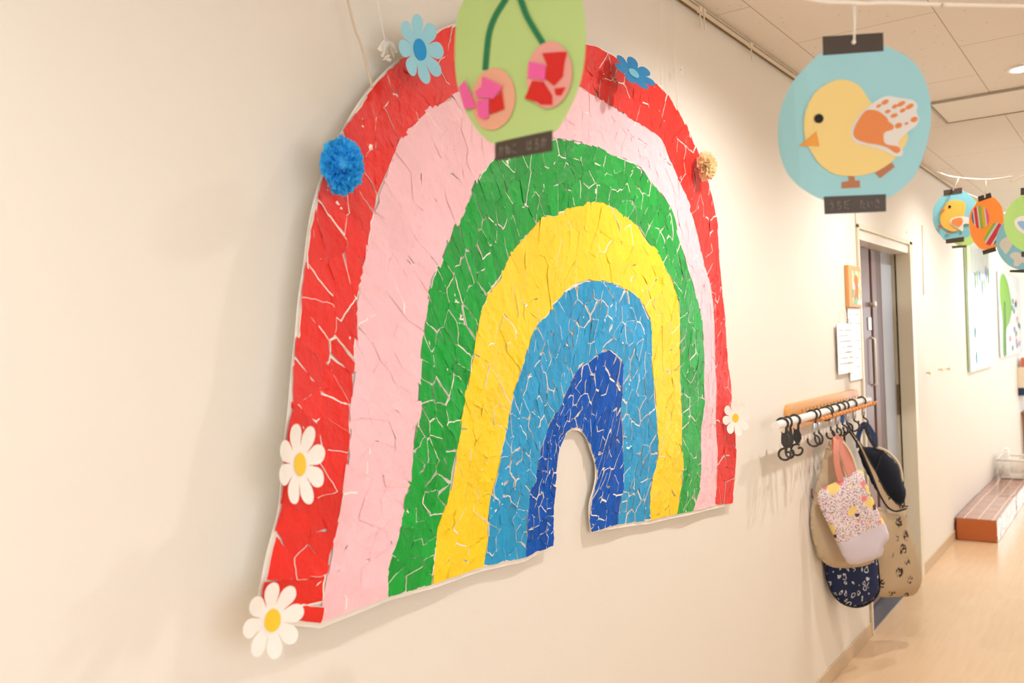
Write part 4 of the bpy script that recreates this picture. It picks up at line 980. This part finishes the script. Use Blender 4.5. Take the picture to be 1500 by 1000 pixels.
# ---------------------------------------------------------------- low bench of wrapped boxes, basket
g = N('brick_print', .18, .5); v = g.mapping(rot=(0, 0, math.pi / 2)); bk2 = g.n('ShaderNodeTexBrick', Scale=1.0); bk2.inputs['Brick Width'].default_value = .22; bk2.inputs['Row Height'].default_value = .087; bk2.inputs['Mortar Size'].default_value = .005
bk2.inputs['Color1'].default_value = srgb(150, 86, 66); bk2.inputs['Color2'].default_value = srgb(132, 72, 56); bk2.inputs['Mortar'].default_value = srgb(214, 176, 148); g.l(v, bk2.inputs['Vector'])
g.b.inputs['Coat Weight'].default_value = .7; nz = g.tex('ShaderNodeTexNoise', Scale=7.0, Detail=3.0); g.bump(nz, .6, .02); BRK = g.col(bk2.outputs[0])
KRAFT = mat('brick_front', srgb(178, 96, 48), .25, .5, (9, .4, .012)); 
g = N('marbled_wrap', .15, .6); nz = g.tex('ShaderNodeTexNoise', Scale=7.0, Detail=5.0, Distortion=1.2); g.bump(nz, .5, .02); WRAP = g.col(g.mix(g.math('GREATER_THAN', g.math('ABSOLUTE', g.math('SUBTRACT', nz, .5)), .02), srgb(120, 122, 140), srgb(232, 234, 242)))
for i, (a, c_, h) in enumerate(((6.73, 7.80, .150), (7.83, 9.35, .142))):
    t = thing('wrapped_box', ('low brick-patterned wrapped box at the near end of the row on the floor', 'low brick-patterned wrapped box at the far end, carrying the white basket')[i], 'box', (.15, (a + c_) / 2, 0), 'wrapped boxes along the wall')
    b = NB(); box(b, .012, .262, a, c_, .001, h, .006); obj('carton', b, KRAFT, t, world=True)
    b = NB(); box(b, .010, .262, a + .004, c_ - .002, h, h + .0025, .001); obj('brick_top', b, BRK, t, world=True)
    b = NB(); box(b, .262, .2645, a + .004, c_ - .002, .003, h - .002, .001); obj('marbled_side', b, WRAP, t, world=True)
    b = NB(); box(b, .0085, .0135, a - .002, a + .004, .002, h, .001); obj('edge_tape', b, BLKT, t, world=True)
bz, ba, bc = .146, 8.62, 9.02
t = thing('plastic_basket', 'white slatted plastic basket standing on the far wrapped box', 'basket', (.16, ba, bz))
BSK = mat('basket_white', srgb(226, 222, 214), .4)
b = NB()
def bx_(s, h): return (.145 - .105 * s, .145 + .105 * s, (ba + bc) / 2 - .18 * s, (ba + bc) / 2 + .18 * s, bz + h)
x0, x1, y0, y1, z = bx_(.86, .002); box(b, x0, x1, y0, y1, z, z + .006); obj('bottom', b, BSK, t, world=True)
b = NB()
for i in range(19):
    for (fx, fy) in (((i / 18), 0), ((i / 18), 1), (0, (i / 18)), (1, (i / 18))):
        lo, hi = bx_(.86, .006), bx_(1, .165); tube(b, [(lo[0] + (lo[1] - lo[0]) * fx, lo[2] + (lo[3] - lo[2]) * fy, lo[4]), (hi[0] + (hi[1] - hi[0]) * fx, hi[2] + (hi[3] - hi[2]) * fy, hi[4])], .0028, 5)
obj('slats', b, BSK, t, world=True)
b = NB(); x0, x1, y0, y1, z = bx_(1, .165); 
tube(b, [(x0, y0, z), (x1, y0, z), (x1, y1, z), (x0, y1, z)], .009, 8, True); obj('rim', b, BSK, t, world=True)
b = NB(); m_ = bx_(.93, .085); tube(b, [(m_[0], m_[2], m_[4]), (m_[1], m_[2], m_[4]), (m_[1], m_[3], m_[4]), (m_[0], m_[3], m_[4])], .003, 6, True); obj('middle_band', b, BSK, t, world=True)
b = NB(); box(b, .075, .115, 8.78, 8.86, .155, .37, .008); box(b, .080, .110, 8.79, 8.85, .37, .39, .006); tag(obj('white_bottle', b, WHITEP), 'white packet standing in the left end of the basket', 'packet')

# cream wall box with navy base at the right edge, things on it
t = thing('wall_shelf', 'cream box shelf with a navy base on the wall at the far right edge', 'shelf', (.01, 10.9, .85))
b = NB(); box(b, .001, .16, 10.75, 11.3, .80, 1.02, .006); obj('body', b, mat('shelf_cream', srgb(228, 214, 190), .5), t, world=True)
b = NB(); box(b, .001, .162, 10.748, 11.302, .72, .80, .006); obj('base_band', b, mat('shelf_navy', srgb(36, 52, 84), .5), t, world=True)
b = NB(); box(b, .03, .11, 10.80, 10.90, 1.021, 1.12, .008); tag(obj('toy_box', b, mat('toy_orange', srgb(206, 110, 74), .5)), 'small orange box on top of the cream shelf', 'box')
b = NB(); box(b, .03, .10, 10.95, 11.1, 1.021, 1.09, .008); tag(obj('toy_box', b, mat('toy_blue', srgb(92, 120, 160), .5)), 'small blue box on top of the cream shelf', 'box')
t = thing('wooden_stand', 'brown wooden stand on the floor at the far right edge', 'stand', (.1, 11.1, 0))
b = NB()
for x, y in ((.03, 10.95), (.03, 11.4), (.32, 10.95), (.32, 11.4)):
    b = NB(); box(b, x - .02, x + .02, y - .02, y + .02, 0.001, .50, .003); obj('leg', b, mat('stand_brown', srgb(150, 104, 66), .45), t, world=True)
b = NB(); box(b, .005, .35, 10.92, 11.43, .50, .53, .004); obj('top', b, mat('stand_brown', srgb(150, 104, 66), .45), t, world=True)
